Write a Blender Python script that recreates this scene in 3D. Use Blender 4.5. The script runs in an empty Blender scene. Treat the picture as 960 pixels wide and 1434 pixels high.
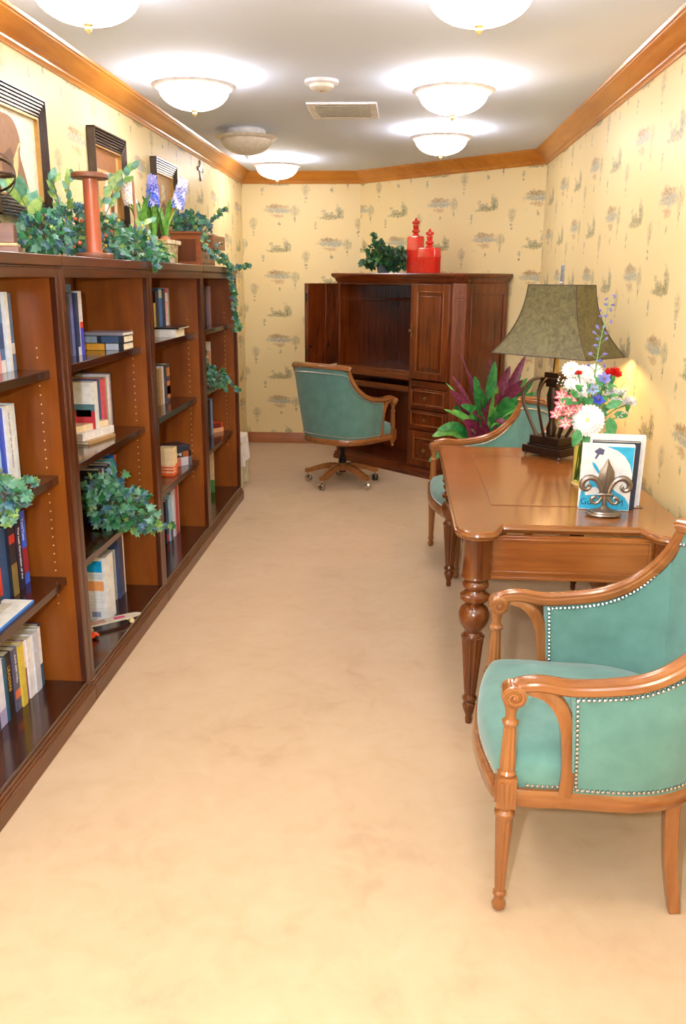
import bpy, math, random
from mathutils import Vector, Matrix, Euler
PI = math.pi
sc = bpy.context.scene
col = sc.collection
V = Vector

# ------------------------------------------------------------------ colours and materials
def srgb(h):
    if isinstance(h, (tuple, list)): return tuple(h)
    h = h.lstrip('#')
    r = []
    for i in (0, 2, 4):
        c = int(h[i:i+2], 16) / 255
        r.append(c/12.92 if c <= .04045 else ((c+.055)/1.055)**2.4)
    return tuple(r)

_m = {}
def newmat(name):
    m = bpy.data.materials.new(name); m.use_nodes = True
    return m, m.node_tree, m.node_tree.nodes['Principled BSDF']

def plain(h, rough=.5, metal=0, coat=0, name=None, spec=.5, trans=0, ior=1.45):
    k = ('p', h, rough, metal, coat, trans)
    if k in _m: return _m[k]
    m, nt, b = newmat(name or 'surface_' + str(h).strip('#'))
    c = srgb(h)
    n = nt.nodes.new('ShaderNodeTexNoise'); n.inputs['Scale'].default_value = 35; n.inputs['Detail'].default_value = 3
    t = nt.nodes.new('ShaderNodeTexCoord'); nt.links.new(t.outputs['Object'], n.inputs['Vector'])
    r = nt.nodes.new('ShaderNodeValToRGB')
    r.color_ramp.elements[0].color = (*[x*.86 for x in c], 1); r.color_ramp.elements[1].color = (*[min(1, x*1.1) for x in c], 1)
    r.color_ramp.elements[0].position = .3; r.color_ramp.elements[1].position = .7
    nt.links.new(n.outputs['Fac'], r.inputs['Fac']); nt.links.new(r.outputs['Color'], b.inputs['Base Color'])
    b.inputs['Roughness'].default_value = rough; b.inputs['Metallic'].default_value = metal
    b.inputs['Coat Weight'].default_value = coat; b.inputs['Coat Roughness'].default_value = .15
    b.inputs['Specular IOR Level'].default_value = spec
    if trans:
        b.inputs['Transmission Weight'].default_value = trans; b.inputs['IOR'].default_value = ior
    _m[k] = m
    return m

def wood(name, dark, light, axis='z', rough=.3, coat=.3, scale=6, stretch=14):
    k = (name, axis)
    if k in _m: return _m[k]
    m, nt, b = newmat(name)
    N, L = nt.nodes, nt.links
    t = N.new('ShaderNodeTexCoord'); mp = N.new('ShaderNodeMapping')
    s = [scale*stretch/4]*3; s['xyz'.index(axis)] = scale/4
    mp.inputs['Scale'].default_value = s
    L.new(t.outputs['Object'], mp.inputs['Vector'])
    n1 = N.new('ShaderNodeTexNoise'); n1.inputs['Scale'].default_value = 1.6; n1.inputs['Detail'].default_value = 6; n1.inputs['Roughness'].default_value = .62
    n1.inputs['Distortion'].default_value = .6
    L.new(mp.outputs[0], n1.inputs['Vector'])
    n2 = N.new('ShaderNodeTexNoise'); n2.inputs['Scale'].default_value = 3.2; n2.inputs['Detail'].default_value = 2
    L.new(t.outputs['Object'], n2.inputs['Vector'])
    mx = N.new('ShaderNodeMix'); mx.inputs[0].default_value = .4
    L.new(n1.outputs['Fac'], mx.inputs[2]); L.new(n2.outputs['Fac'], mx.inputs[3])
    r = N.new('ShaderNodeValToRGB')
    r.color_ramp.elements[0].position = .36; r.color_ramp.elements[1].position = .64
    r.color_ramp.elements[0].color = (*srgb(dark), 1); r.color_ramp.elements[1].color = (*srgb(light), 1)
    L.new(mx.outputs[0], r.inputs['Fac']); L.new(r.outputs['Color'], b.inputs['Base Color'])
    b.inputs['Roughness'].default_value = rough
    b.inputs['Coat Weight'].default_value = coat; b.inputs['Coat Roughness'].default_value = .12
    _m[k] = m
    return m

def fabric(name, c, c2):
    if name in _m: return _m[name]
    m, nt, b = newmat(name); N, L = nt.nodes, nt.links
    t = N.new('ShaderNodeTexCoord')
    n = N.new('ShaderNodeTexNoise'); n.inputs['Scale'].default_value = 14; n.inputs['Detail'].default_value = 4
    n2 = N.new('ShaderNodeTexNoise'); n2.inputs['Scale'].default_value = 900
    L.new(t.outputs['Object'], n.inputs['Vector']); L.new(t.outputs['Object'], n2.inputs['Vector'])
    r = N.new('ShaderNodeValToRGB'); r.color_ramp.elements[0].color = (*srgb(c), 1); r.color_ramp.elements[1].color = (*srgb(c2), 1)
    r.color_ramp.elements[0].position = .3; r.color_ramp.elements[1].position = .7
    L.new(n.outputs['Fac'], r.inputs['Fac']); L.new(r.outputs['Color'], b.inputs['Base Color'])
    bp = N.new('ShaderNodeBump'); bp.inputs['Strength'].default_value = .25; bp.inputs['Distance'].default_value = .0008
    L.new(n2.outputs['Fac'], bp.inputs['Height']); L.new(bp.outputs[0], b.inputs['Normal'])
    b.inputs['Roughness'].default_value = .85; b.inputs['Sheen Weight'].default_value = .3
    b.inputs['Specular IOR Level'].default_value = .2
    _m[name] = m
    return m

def emit(name, h, s):
    m, nt, b = newmat(name)
    b.inputs['Base Color'].default_value = (.9, .88, .84, 1)
    b.inputs['Emission Color'].default_value = (*srgb(h), 1); b.inputs['Emission Strength'].default_value = s
    n = nt.nodes.new('ShaderNodeTexNoise'); n.inputs['Scale'].default_value = 4
    return m

def leafmat(h, h2):
    k = ('leaf', h, h2)
    if k in _m: return _m[k]
    m, nt, b = newmat('leaf_' + h.strip('#')); N, L = nt.nodes, nt.links
    t = N.new('ShaderNodeTexCoord'); n = N.new('ShaderNodeTexNoise'); n.inputs['Scale'].default_value = 40
    L.new(t.outputs['Object'], n.inputs['Vector'])
    r = N.new('ShaderNodeValToRGB'); r.color_ramp.elements[0].color = (*srgb(h), 1); r.color_ramp.elements[1].color = (*srgb(h2), 1)
    r.color_ramp.elements[0].position = .35; r.color_ramp.elements[1].position = .65
    L.new(n.outputs['Fac'], r.inputs['Fac']); L.new(r.outputs['Color'], b.inputs['Base Color'])
    b.inputs['Roughness'].default_value = .4
    _m[k] = m
    return m

def wallpaper():
    m, nt, b = newmat('toile_wallpaper'); N, L = nt.nodes, nt.links
    def mth(op, a, c=None):
        n = N.new('ShaderNodeMath'); n.operation = op
        for i, x in enumerate((a, c)):
            if x is None: continue
            if isinstance(x, (int, float)): n.inputs[i].default_value = x
            else: L.new(x, n.inputs[i])
        return n.outputs[0]
    uv = N.new('ShaderNodeUVMap'); uv.uv_map = 'wall'
    ns = N.new('ShaderNodeTexNoise'); ns.inputs['Scale'].default_value = 45; ns.inputs['Detail'].default_value = 3
    L.new(uv.outputs[0], ns.inputs['Vector'])
    off = N.new('ShaderNodeVectorMath'); off.operation = 'SUBTRACT'; off.inputs[1].default_value = (.5, .5, .5); L.new(ns.outputs['Color'], off.inputs[0])
    sc_ = N.new('ShaderNodeVectorMath'); sc_.operation = 'SCALE'; sc_.inputs['Scale'].default_value = .045; L.new(off.outputs[0], sc_.inputs[0])
    ad = N.new('ShaderNodeVectorMath'); ad.operation = 'ADD'; L.new(uv.outputs[0], ad.inputs[0]); L.new(sc_.outputs[0], ad.inputs[1])
    sp = N.new('ShaderNodeSeparateXYZ'); L.new(ad.outputs[0], sp.inputs[0])
    TU, TV = .5, .6
    u = mth('DIVIDE', sp.outputs[0], TU); cf = mth('FLOOR', u); par = mth('FLOORED_MODULO', cf, 2.0)
    v = mth('ADD', mth('DIVIDE', sp.outputs[1], TV), mth('MULTIPLY', par, .5))
    lu = mth('MULTIPLY', mth('SUBTRACT', mth('FRACT', u), .5), TU)
    lv = mth('MULTIPLY', mth('SUBTRACT', mth('FRACT', v), .5), TV)
    p = N.new('ShaderNodeCombineXYZ'); L.new(lu, p.inputs[0]); L.new(lv, p.inputs[1])
    etch = N.new('ShaderNodeTexNoise'); etch.inputs['Scale'].default_value = 70; etch.inputs['Detail'].default_value = 5
    L.new(uv.outputs[0], etch.inputs['Vector'])
    em = N.new('ShaderNodeMapRange'); em.inputs[1].default_value = .40; em.inputs[2].default_value = .60
    L.new(etch.outputs['Fac'], em.inputs[0])
    base = N.new('ShaderNodeValToRGB')
    base.color_ramp.elements[0].color = (*srgb('#ecd8a2'), 1); base.color_ramp.elements[1].color = (*srgb('#f2e0b0'), 1)
    n3 = N.new('ShaderNodeTexNoise'); n3.inputs['Scale'].default_value = 3; L.new(uv.outputs[0], n3.inputs['Vector']); L.new(n3.outputs['Fac'], base.inputs[0])
    cur = base.outputs['Color']
    B = [  # x, y, rx, ry, colour, strength
        (-.06, -.098, .115, .018, '#a08058', .75), (-.09, -.09, .06, .02, '#97714c', .55), (-.06, -.128, .135, .024, '#8b9696', .75),
        (-.02, -.14, .08, .018, '#a6adA6', .6), (-.07, -.17, .07, .010, '#b08a62', .6), (-.05, -.185, .05, .014, '#b2875c', .6),
        (.10, -.135, .042, .052, '#a9a47c', .6), (.10, -.135, .012, .048, '#8f8c68', .4), (.135, -.135, .010, .035, '#8f8c68', .4), (.10, -.205, .011, .018, '#6d6a58', .8), (.10, -.232, .004, .02, '#7d7a68', .6),
        (-.06, .105, .12, .016, '#84805a', .85), (-.03, .122, .09, .012, '#76744e', .8), (-.10, .135, .035, .018, '#8d8a6a', .75), (-.055, .14, .02, .02, '#8d8a6a', .7),
        (.015, .165, .028, .040, '#7f8060', .75), (.045, .145, .022, .042, '#8b8b68', .75), (.02, .13, .008, .035, '#6b6746', .8), (-.13, .165, .022, .014, '#8b8b70', .6),
        (.205, .06, .044, .046, '#b8ab84', .62), (.205, .062, .013, .040, '#a0946e', .35), (.205, .035, .030, .008, '#a09468', .5), (.205, .012, .022, .018, '#b8ab84', .6), (.205, -.022, .014, .010, '#6d6654', .8), (.205, -.052, .009, .008, '#6d6a62', .75),
        (-.205, .05, .016, .026, '#8d8f86', .55), (-.205, .05, .006, .022, '#6d6f6a', .5), (-.205, .012, .008, .009, '#5d5f5a', .8), (-.05, -.245, .013, .020, '#8b8a74', .6), (-.045, -.25, .006, .010, '#6b6a5c', .7),
        (-.16, -.215, .02, .006, '#a7a58a', .35), (.0, .215, .02, .01, '#a7a58a', .4),
    ]
    for (x, y, rx, ry, c, a) in B:
        s = N.new('ShaderNodeVectorMath'); s.operation = 'SUBTRACT'; s.inputs[1].default_value = (x, y, 0); L.new(p.outputs[0], s.inputs[0])
        d = N.new('ShaderNodeVectorMath'); d.operation = 'DIVIDE'; d.inputs[1].default_value = (rx, ry, 1); L.new(s.outputs[0], d.inputs[0])
        l = N.new('ShaderNodeVectorMath'); l.operation = 'LENGTH'; L.new(d.outputs[0], l.inputs[0])
        r = N.new('ShaderNodeMapRange'); r.inputs[1].default_value = 1.15; r.inputs[2].default_value = .7; r.inputs[3].default_value = 0; r.inputs[4].default_value = a
        L.new(l.outputs['Value'], r.inputs[0])
        f = mth('MULTIPLY', r.outputs[0], mth('ADD', mth('MULTIPLY', em.outputs[0], .62), .38))
        mx = N.new('ShaderNodeMix'); mx.data_type = 'RGBA'
        L.new(f, mx.inputs[0]); L.new(cur, mx.inputs[6]); mx.inputs[7].default_value = (*srgb(c), 1)
        cur = mx.outputs[2]
    L.new(cur, b.inputs['Base Color'])
    b.inputs['Roughness'].default_value = .42; b.inputs['Specular IOR Level'].default_value = .35
    return m

def carpet():
    m, nt, b = newmat('beige_carpet'); N, L = nt.nodes, nt.links
    t = N.new('ShaderNodeTexCoord')
    n = N.new('ShaderNodeTexNoise'); n.inputs['Scale'].default_value = 2.6; n.inputs['Detail'].default_value = 6; n.inputs['Roughness'].default_value = .65; n.inputs['Distortion'].default_value = .5
    L.new(t.outputs['Object'], n.inputs['Vector'])
    n4 = N.new('ShaderNodeTexNoise'); n4.inputs['Scale'].default_value = 9; n4.inputs['Detail'].default_value = 5; n4.inputs['Distortion'].default_value = 1
    L.new(t.outputs['Object'], n4.inputs['Vector'])
    mm = N.new('ShaderNodeMix'); mm.inputs[0].default_value = .4; L.new(n.outputs['Fac'], mm.inputs[2]); L.new(n4.outputs['Fac'], mm.inputs[3])
    r = N.new('ShaderNodeValToRGB')
    r.color_ramp.elements[0].color = (*srgb('#b6987a'), 1); r.color_ramp.elements[0].position = .30
    r.color_ramp.elements[1].color = (*srgb('#c6ab8c'), 1); r.color_ramp.elements[1].position = .66
    e = r.color_ramp.elements.new(.44); e.color = (*srgb('#c0a382'), 1)
    L.new(mm.outputs[0], r.inputs[0]); L.new(r.outputs[0], b.inputs['Base Color'])
    n2 = N.new('ShaderNodeTexNoise'); n2.inputs['Scale'].default_value = 350; n2.inputs['Detail'].default_value = 2
    L.new(t.outputs['Object'], n2.inputs['Vector'])
    bp = N.new('ShaderNodeBump'); bp.inputs['Strength'].default_value = .3; bp.inputs['Distance'].default_value = .002
    L.new(n2.outputs['Fac'], bp.inputs['Height']); L.new(bp.outputs[0], b.inputs['Normal'])
    b.inputs['Roughness'].default_value = .95; b.inputs['Sheen Weight'].default_value = .2; b.inputs['Specular IOR Level'].default_value = .1
    return m

W_CASE = lambda ax='z': wood('bookcase_cherry', '#321003', '#5a2608', ax, .28, .35)
W_CASEIN = lambda ax='z': wood('bookcase_side_veneer', '#703406', '#94500e', ax, .35, .2, 4, 8)
W_SHELF = lambda ax='y': wood('shelf_dark_cherry', '#240c04', '#3e1808', ax, .18, .5)
W_ARM = lambda ax='z': wood('armoire_mahogany', '#4a1c08', '#7e3810', ax, .25, .4)
W_ARMIN = lambda ax='z': wood('armoire_inner_veneer', '#3c1608', '#6a2c12', ax, .25, .4)
W_DESK = lambda ax='x': wood('desk_walnut', '#74401a', '#98602e', ax, .22, .5, 5)
W_DLEG = lambda ax='z': wood('desk_leg_walnut', '#4e220c', '#784018', ax, .2, .5, 6)
W_CHAIR = lambda ax='z': wood('chair_fruitwood', '#7c4822', '#a06636', ax, .22, .5, 6)
W_CROWN = lambda ax='y': wood('honey_oak_trim', '#a8641c', '#c4822e', ax, .35, .3, 4)
W_BASEB = lambda ax='x': wood('oak_baseboard', '#96542c', '#b06c3c', ax, .35, .3, 4)
TEAL = fabric('teal_upholstery', '#567f78', '#638e86')
NAIL = plain('#b8b0ac', .28, 1, name='antique_nickel_nails')
BRONZE = plain('#3a2a20', .35, .7, name='dark_bronze')
CHROME = plain('#d0d0d0', .12, 1, name='chrome')
BRASS = plain('#a08850', .35, 1, name='aged_brass')

# ------------------------------------------------------------------ mesh builder
class MB:
    def __init__(s): s.v = []; s.f = []; s.m = []; s.M = Matrix()
    def add(s, vs, fs, mi=0):
        o = len(s.v); s.v += [tuple(s.M @ V(p)) for p in vs]
        s.f += [tuple(i+o for i in f) for f in fs]; s.m += [mi]*len(fs)
    def box(s, x0, x1, y0, y1, z0, z1, mi=0, R=None):
        vs = [(x, y, z) for z in (z0, z1) for y in (y0, y1) for x in (x0, x1)]
        if R is not None: vs = [tuple(R @ V(p)) for p in vs]
        s.add(vs, [(0, 2, 3, 1), (4, 5, 7, 6), (0, 1, 5, 4), (2, 6, 7, 3), (0, 4, 6, 2), (1, 3, 7, 5)], mi)
    def cbox(s, c, d, mi=0, rot=None):
        R = Matrix.Translation(V(c)) @ (rot if rot is not None else Matrix())
        s.box(-d[0]/2, d[0]/2, -d[1]/2, d[1]/2, -d[2]/2, d[2]/2, mi, R)
    def lathe(s, prof, c=(0, 0, 0), seg=20, fl=10, mi=0, R=None):
        """prof: (radius, z[, flute depth]); closed with caps"""
        vs = []; n = len(prof)
        for q in prof:
            r, z = q[0], q[1]; fd = q[2] if len(q) > 2 else 0
            for k in range(seg):
                a = 2*PI*k/seg
                rr = r*(1-fd*(.5+.5*math.cos(fl*a)))
                p = V((rr*math.cos(a), rr*math.sin(a), z))
                if R is not None: p = R @ p
                vs.append(tuple(p+V(c)))
        fs = [(i*seg+k, i*seg+(k+1) % seg, (i+1)*seg+(k+1) % seg, (i+1)*seg+k) for i in range(n-1) for k in range(seg)]
        fs.append(tuple(range(seg-1, -1, -1))); fs.append(tuple((n-1)*seg+k for k in range(seg)))
        s.add(vs, fs, mi)
    def sph(s, c, r, seg=8, rings=5, mi=0, sc=(1, 1, 1)):
        s.lathe([(max(r*math.sin(PI*i/rings), r*.02), -r*math.cos(PI*i/rings)*1) for i in range(rings+1)], c, seg, mi=mi, R=Matrix.Diagonal((*sc,)).to_3x3())
    def sweep(s, pts, sec, up=(0, 0, 1), closed=False, scale=None, mi=0, caps=True, fixed=False):
        pts = [V(p) for p in pts]; n = len(pts); m = len(sec); vs = []
        u = V(up)
        for i in range(n):
            a = pts[(i-1) % n] if (closed or i > 0) else pts[i]; b_ = pts[(i+1) % n] if (closed or i < n-1) else pts[i]
            t = (b_-a).normalized()
            if fixed: u = V(up)
            uu = (u-t*u.dot(t))
            if uu.length < 1e-6: uu = V((1, 0, 0))-t*t.x
            uu.normalize(); sd = t.cross(uu); u = uu
            k = scale[i] if scale else 1
            for (x, y) in sec: vs.append(tuple(pts[i]+sd*x*k+uu*y*k))
        fs = []
        for i in range(n if closed else n-1):
            j = (i+1) % n
            for k in range(m): fs.append((i*m+k, j*m+k, j*m+(k+1) % m, i*m+(k+1) % m))
        if not closed and caps: fs.append(tuple(range(m))); fs.append(tuple((n-1)*m+k for k in range(m-1, -1, -1)))
        s.add(vs, fs, mi)
    def tube(s, pts, r, seg=8, up=(0, 0, 1), closed=False, scale=None, mi=0):
        s.sweep(pts, circ(r, seg), up, closed, scale, mi)
    def grid(s, rows, mi=0, closed=False):
        n, m = len(rows), len(rows[0]); vs = [p for r in rows for p in r]; fs = []
        for i in range(n-1):
            for k in range(m if closed else m-1): fs.append((i*m+k, i*m+(k+1) % m, (i+1)*m+(k+1) % m, (i+1)*m+k))
        s.add(vs, fs, mi)
    def prism(s, out, z0, z1, mi=0, R=None):
        n = len(out); vs = [V((x, y, z)) for z in (z0, z1) for (x, y) in out]
        if R is not None: vs = [R @ p for p in vs]
        s.add([tuple(p) for p in vs], [tuple(range(n-1, -1, -1)), tuple(range(n, 2*n))]+[(k, (k+1) % n, n+(k+1) % n, n+k) for k in range(n)], mi)
    def leaf(s, p, d, up, L, shape, mi=0, fold=.15):
        d = V(d).normalized(); up = V(up); sd = d.cross(up)
        if sd.length < 1e-4: sd = d.orthogonal()
        sd.normalize(); nn = sd.cross(d)
        pts = [V(p)+d*x*L+sd*y*L+nn*(abs(y)*fold-x*x*.12)*L for (x, y) in shape]
        c = V(p)+d*.4*L
        s.add([tuple(c)]+[tuple(q) for q in pts], [(0, i+1, (i+1) % len(pts)+1) for i in range(len(pts))], mi)
    def strip(s, pts, w, up, mi=0, fold=.2):
        """long leaf along pts, half width w(t)"""
        pts = [V(p) for p in pts]; n = len(pts); rows = []
        for i, p in enumerate(pts):
            t = (pts[min(i+1, n-1)]-pts[max(i-1, 0)]).normalized(); sd = t.cross(V(up))
            if sd.length < 1e-3: sd = t.orthogonal()
            sd.normalize(); nn = sd.cross(t); h = w(i/(n-1))
            rows.append([tuple(p-sd*h+nn*h*fold), tuple(p), tuple(p+sd*h+nn*h*fold)])
        s.grid(rows, mi)

IVY = [(0, 0), (-.12, .22), (.05, .5), (.28, .3), (.62, .42), (.62, .18), (1, 0), (.62, -.18), (.62, -.42), (.28, -.3), (.05, -.5), (-.12, -.22)]
OVAL = [(0, 0), (.2, .2), (.5, .27), (.8, .16), (1, 0), (.8, -.16), (.5, -.27), (.2, -.2)]
THIN = [(0, 0), (.25, .1), (.55, .12), (1, 0), (.55, -.12), (.25, -.1)]
PETAL = [(0, 0), (.4, .14), (.8, .17), (1, .06), (1, -.06), (.8, -.17), (.4, -.14)]

def circ(r, n, ry=None):
    return [(r*math.cos(2*PI*k/n), (ry or r)*math.sin(2*PI*k/n)) for k in range(n)]
def smooth(ctrl, n=5, closed=False):
    P = [V(p) for p in ctrl]; out = []; N = len(P)
    for i in range(N if closed else N-1):
        if closed: a, b, c, d = P[i-1], P[i], P[(i+1) % N], P[(i+2) % N]
        else: a, b, c, d = P[max(i-1, 0)], P[i], P[i+1], P[min(i+2, N-1)]
        for k in range(n):
            t = k/n
            out.append(.5*((2*b)+(c-a)*t+(2*a-5*b+4*c-d)*t*t+(3*b-a-3*c+d)*t**3))
    if not closed: out.append(P[-1])
    return out

def obj(name, mb, mats, parent=None, bevel=0, ang=38, loc=None):
    me = bpy.data.meshes.new(name); me.from_pydata(mb.v, [], mb.f)
    if not isinstance(mats, (list, tuple)): mats = [mats]
    for m in mats: me.materials.append(m)
    me.polygons.foreach_set('material_index', mb.m)
    me.polygons.foreach_set('use_smooth', [True]*len(mb.f))
    me.update()
    try: me.set_sharp_from_angle(angle=math.radians(ang))
    except Exception: pass
    o = bpy.data.objects.new(name, me); col.objects.link(o)
    if parent: o.parent = parent
    if loc: o.location = loc
    if bevel:
        b = o.modifiers.new('edges', 'BEVEL'); b.width = bevel; b.segments = 2; b.limit_method = 'ANGLE'; b.angle_limit = math.radians(50); b.harden_normals = False
    return o
def thing(name, label, cat, loc=(0, 0, 0), rz=0, group=None):
    o = bpy.data.objects.new(name, None); col.objects.link(o); o.empty_display_size = .1
    o.location = loc; o.rotation_euler = (0, 0, rz); o['label'] = label; o['category'] = cat
    if group: o['group'] = group
    return o
def tag(o, label, cat, group=None):
    o['label'] = label; o['category'] = cat
    if group: o['group'] = group
    return o
def struct(name, mb, mats, **k):
    o = obj(name, mb, mats, **k); o['kind'] = 'structure'; return o
def copy_thing(r, loc, rz, label, group=None):
    n = r.copy(); col.objects.link(n); n.location = loc; n.rotation_euler = (0, 0, rz); n['label'] = label
    if group: n['group'] = group
    for ch in list(r.children):
        c = ch.copy(); col.objects.link(c); c.parent = n
        for g in list(ch.children):
            d = g.copy(); col.objects.link(d); d.parent = c
    return n
def text(s_, size, mat, M, parent, name='title', ex=.0004, sx=1):
    cu = bpy.data.curves.new('t', 'FONT'); cu.body = s_; cu.size = size; cu.extrude = ex; cu.align_x = 'CENTER'; cu.align_y = 'CENTER'
    o = bpy.data.objects.new('t', cu); col.objects.link(o)
    bpy.context.view_layer.update()
    me = bpy.data.meshes.new_from_object(o.evaluated_get(bpy.context.evaluated_depsgraph_get()))
    bpy.data.objects.remove(o); bpy.data.curves.remove(cu)
    me.transform(M @ Matrix.Diagonal((sx, 1, 1, 1))); me.materials.clear(); me.materials.append(mat)
    t = bpy.data.objects.new(name, me); col.objects.link(t); t.parent = parent
    return t

# ------------------------------------------------------------------ room shell
XL, XR, YB, YD, YF, H = -1.54, 1.07, 8.45, 7.05, -2.6, 2.56
ROOM = [(XL, YF), (XL, YB), (-.42, YB), (XR, YD), (XR, YF)]          # clockwise seen from above
def inset(d):
    n = len(ROOM); out = []
    for i in range(n):
        p0, p1, p2 = V(ROOM[i-1]), V(ROOM[i]), V(ROOM[(i+1) % n])
        a = (p1-p0).normalized(); b = (p2-p1).normalized()
        na = V((a.y, -a.x)); nb = V((b.y, -b.x))
        m = (na+nb); out.append(p1+m*(d/(1+na.dot(nb))))
    return out
WP = wallpaper()
R0, R1 = inset(0), inset(-.12)
names = ['wall_left', 'wall_back', 'wall_back_right', 'wall_right', 'wall_front']
uoff = [-.115, .35, 1.5+.215, 1.02+2.9, .2]
for i, nm in enumerate(names):
    j = (i+1) % 5
    mb = MB()
    a, b_, c, d = R0[i], R0[j], R1[j], R1[i]
    vs = [(a.x, a.y, 0), (b_.x, b_.y, 0), (b_.x, b_.y, H), (a.x, a.y, H), (d.x, d.y, 0), (c.x, c.y, 0), (c.x, c.y, H), (d.x, d.y, H)]
    mb.add(vs, [(0, 1, 2, 3), (5, 4, 7, 6), (4, 0, 3, 7), (1, 5, 6, 2), (3, 2, 6, 7), (4, 5, 1, 0)])
    o = struct(nm, mb, WP)
    uvl = o.data.uv_layers.new(name='wall'); L_ = (b_-a).length; e = (b_-a).normalized()
    for lp in o.data.loops:
        p = o.data.vertices[lp.vertex_index].co
        uvl.data[lp.index].uv = ((V((p.x, p.y))-a).dot(e)+uoff[i]+20, p.z+.05)
def poly(pts, z0, z1, name, mat):
    mb = MB(); mb.prism([tuple(p) for p in reversed(pts)], z0, z1); return struct(name, mb, mat)
poly(inset(-.12), -.1, 0, 'floor', carpet())
ceil_m, _nt, _b = newmat('ceiling_paint'); _b.inputs['Base Color'].default_value = (*srgb('#e0eaff'), 1); _b.inputs['Roughness'].default_value = .8
poly(inset(-.12), H, H+.1, 'ceiling', ceil_m)
CROWN = [(0, H-.105), (.012, H-.105), (.016, H-.095), (.022, H-.09), (.024, H-.082), (.03, H-.078), (.042, H-.066), (.058, H-.044), (.072, H-.028), (.078, H-.024), (.082, H-.016), (.09, H-.012), (.095, H-.001), (0, H-.001)]
BASEP = [(0, .001), (.016, .001), (.016, .085), (.012, .092), (.010, .10), (.004, .105), (0, .105)]
def moulding(prof, seg, name, mat):
    mb = MB(); i = seg; j = (i+1) % 5; n = len(prof); ins = [inset(q[0]) for q in prof]
    vs = [(ins[k][i].x, ins[k][i].y, prof[k][1]) for k in range(n)]+[(ins[k][j].x, ins[k][j].y, prof[k][1]) for k in range(n)]
    mb.add(vs, [(k, (k+1) % n, n+(k+1) % n, n+k) for k in range(n)]+[tuple(range(n-1, -1, -1)), tuple(range(n, 2*n))])
    return struct(name, mb, mat, ang=30)
for k, (i, ax) in enumerate([(0, 'y'), (1, 'x'), (2, 'x'), (3, 'y'), (4, 'x')]):
    moulding(CROWN, i, 'trim_%d' % (k+1), W_CROWN(ax))
for i, s_, ax in ((0, 'left', 'y'), (1, 'back', 'x'), (2, 'back_right', 'x'), (3, 'right', 'y'), (4, 'front', 'x')):
    moulding(BASEP, i, 'baseboard_'+s_, W_BASEB(ax))

# ------------------------------------------------------------------ ceiling lamps
DOME_ON = emit('lit_alabaster_glass', '#fff0de', 22)
CEIL_GLOW = emit('added_ceiling_glow', '#f4f6ff', 55)  # cool emission for the rings added to brighten the ceiling
DOME_OFF = plain('#d9d2c4', .35, name='unlit_alabaster_glass')
LAMPW = plain('#e8e6ee', .35, name='white_lamp_rim')
def ceiling_lamp(x, y, lit, label):
    t = thing('ceiling_lamp', label, 'ceiling light', (x, y, H), group='flush ceiling lamps')
    mb = MB(); mb.lathe([(.03, -.0005), (.12, -.0005), (.13, -.012), (.125, -.046)], seg=40)
    obj('canopy', mb, LAMPW, t)
    mb = MB(); mb.lathe([(.125, -.0505), (.180, -.0505), (.203, -.048), (.207, -.051), (.200, -.058), (.192, -.062), (.186, -.066), (.172, -.068), (.12, -.068)], seg=40)
    obj('rim', mb, LAMPW if lit else DOME_OFF, t)
    if lit:
        mb = MB(); mb.lathe([(.130, -.050), (.130, -.0485), (.185, -.0485), (.185, -.050)], seg=40); obj('added_glow_ring', mb, CEIL_GLOW, t)  # added emitter on top of the rim, throws extra light onto the ceiling
    mb = MB(); mb.lathe([(.17*math.cos(a), -.0685-.094*math.sin(a)) for a in [k*PI/2/10*.985 for k in range(11)]], seg=40)
    obj('glass_dome', mb, DOME_ON if lit else DOME_OFF, t)
    mb = MB(); mb.lathe([(.016, -.157), (.018, -.163), (.010, -.170), (.012, -.176), (.007, -.185), (.002, -.190)], seg=14)
    obj('finial', mb, plain('#d8c48c', .3, .6, name='lamp_finial') if lit else LAMPW, t)
for (x, y, lit, lb) in [(-1.05, 3.05, 1, 'flush glass ceiling lamp above the nearest bookcase, cut by the top of the photo'),
        (-1.05, 4.53, 1, 'lit bowl-shaped ceiling lamp on the left, in front of the one that is off'),
        (-1.07, 6.10, 0, 'unlit bowl-shaped ceiling lamp, the only one switched off'),
        (-1.07, 7.53, 1, 'lit ceiling lamp nearest the back wall, small beside the left crown trim'),
        (.225, 3.12, 1, 'glaring ceiling lamp at the top right, cut by the top of the photo'),
        (.225, 4.68, 1, 'overexposed bowl-shaped ceiling lamp right of the smoke detector'),
        (.225, 6.13, 1, 'farthest lit ceiling lamp on the right, in front of the angled wall'),
        (-1.05, 1.45, 1, 'flush ceiling lamp overhead behind the camera on the left'),
        (.225, 1.45, 1, 'flush ceiling lamp overhead behind the camera on the right'),
        (-.4, -.6, 1, 'flush ceiling lamp at the near end of the hall')]:
    ceiling_lamp(x, y, lit, lb)
t = thing('smoke_detector', 'round white smoke detector on the ceiling beside the air vent', 'smoke detector', (-.435, 4.68, H))
mb = MB(); mb.lathe([(.085, -.0005), (.085, -.014), (.078, -.018), (.06, -.02)], seg=32); obj('base_plate', mb, LAMPW, t)
mb = MB(); mb.lathe([(.062, -.02), (.06, -.034), (.045, -.044), (.02, -.047), (.004, -.047)], seg=32); obj('sensor_cap', mb, plain('#e2dcd0', .4), t)
mb = MB(); mb.lathe([(.008, -.047), (.006, -.051), (.001, -.052)], seg=10); obj('indicator', mb, plain('#a08060', .4), t)
t = thing('air_vent', 'white rectangular louvred air vent in the ceiling', 'air vent', (-.375, 5.45, H))
mb = MB()
for (x0, x1, y0, y1) in ((-.2, .2, -.235, -.19), (-.2, .2, .19, .235), (-.2, -.155, -.19, .19), (.155, .2, -.19, .19)): mb.box(x0, x1, y0, y1, -.012, -.0005)
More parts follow.
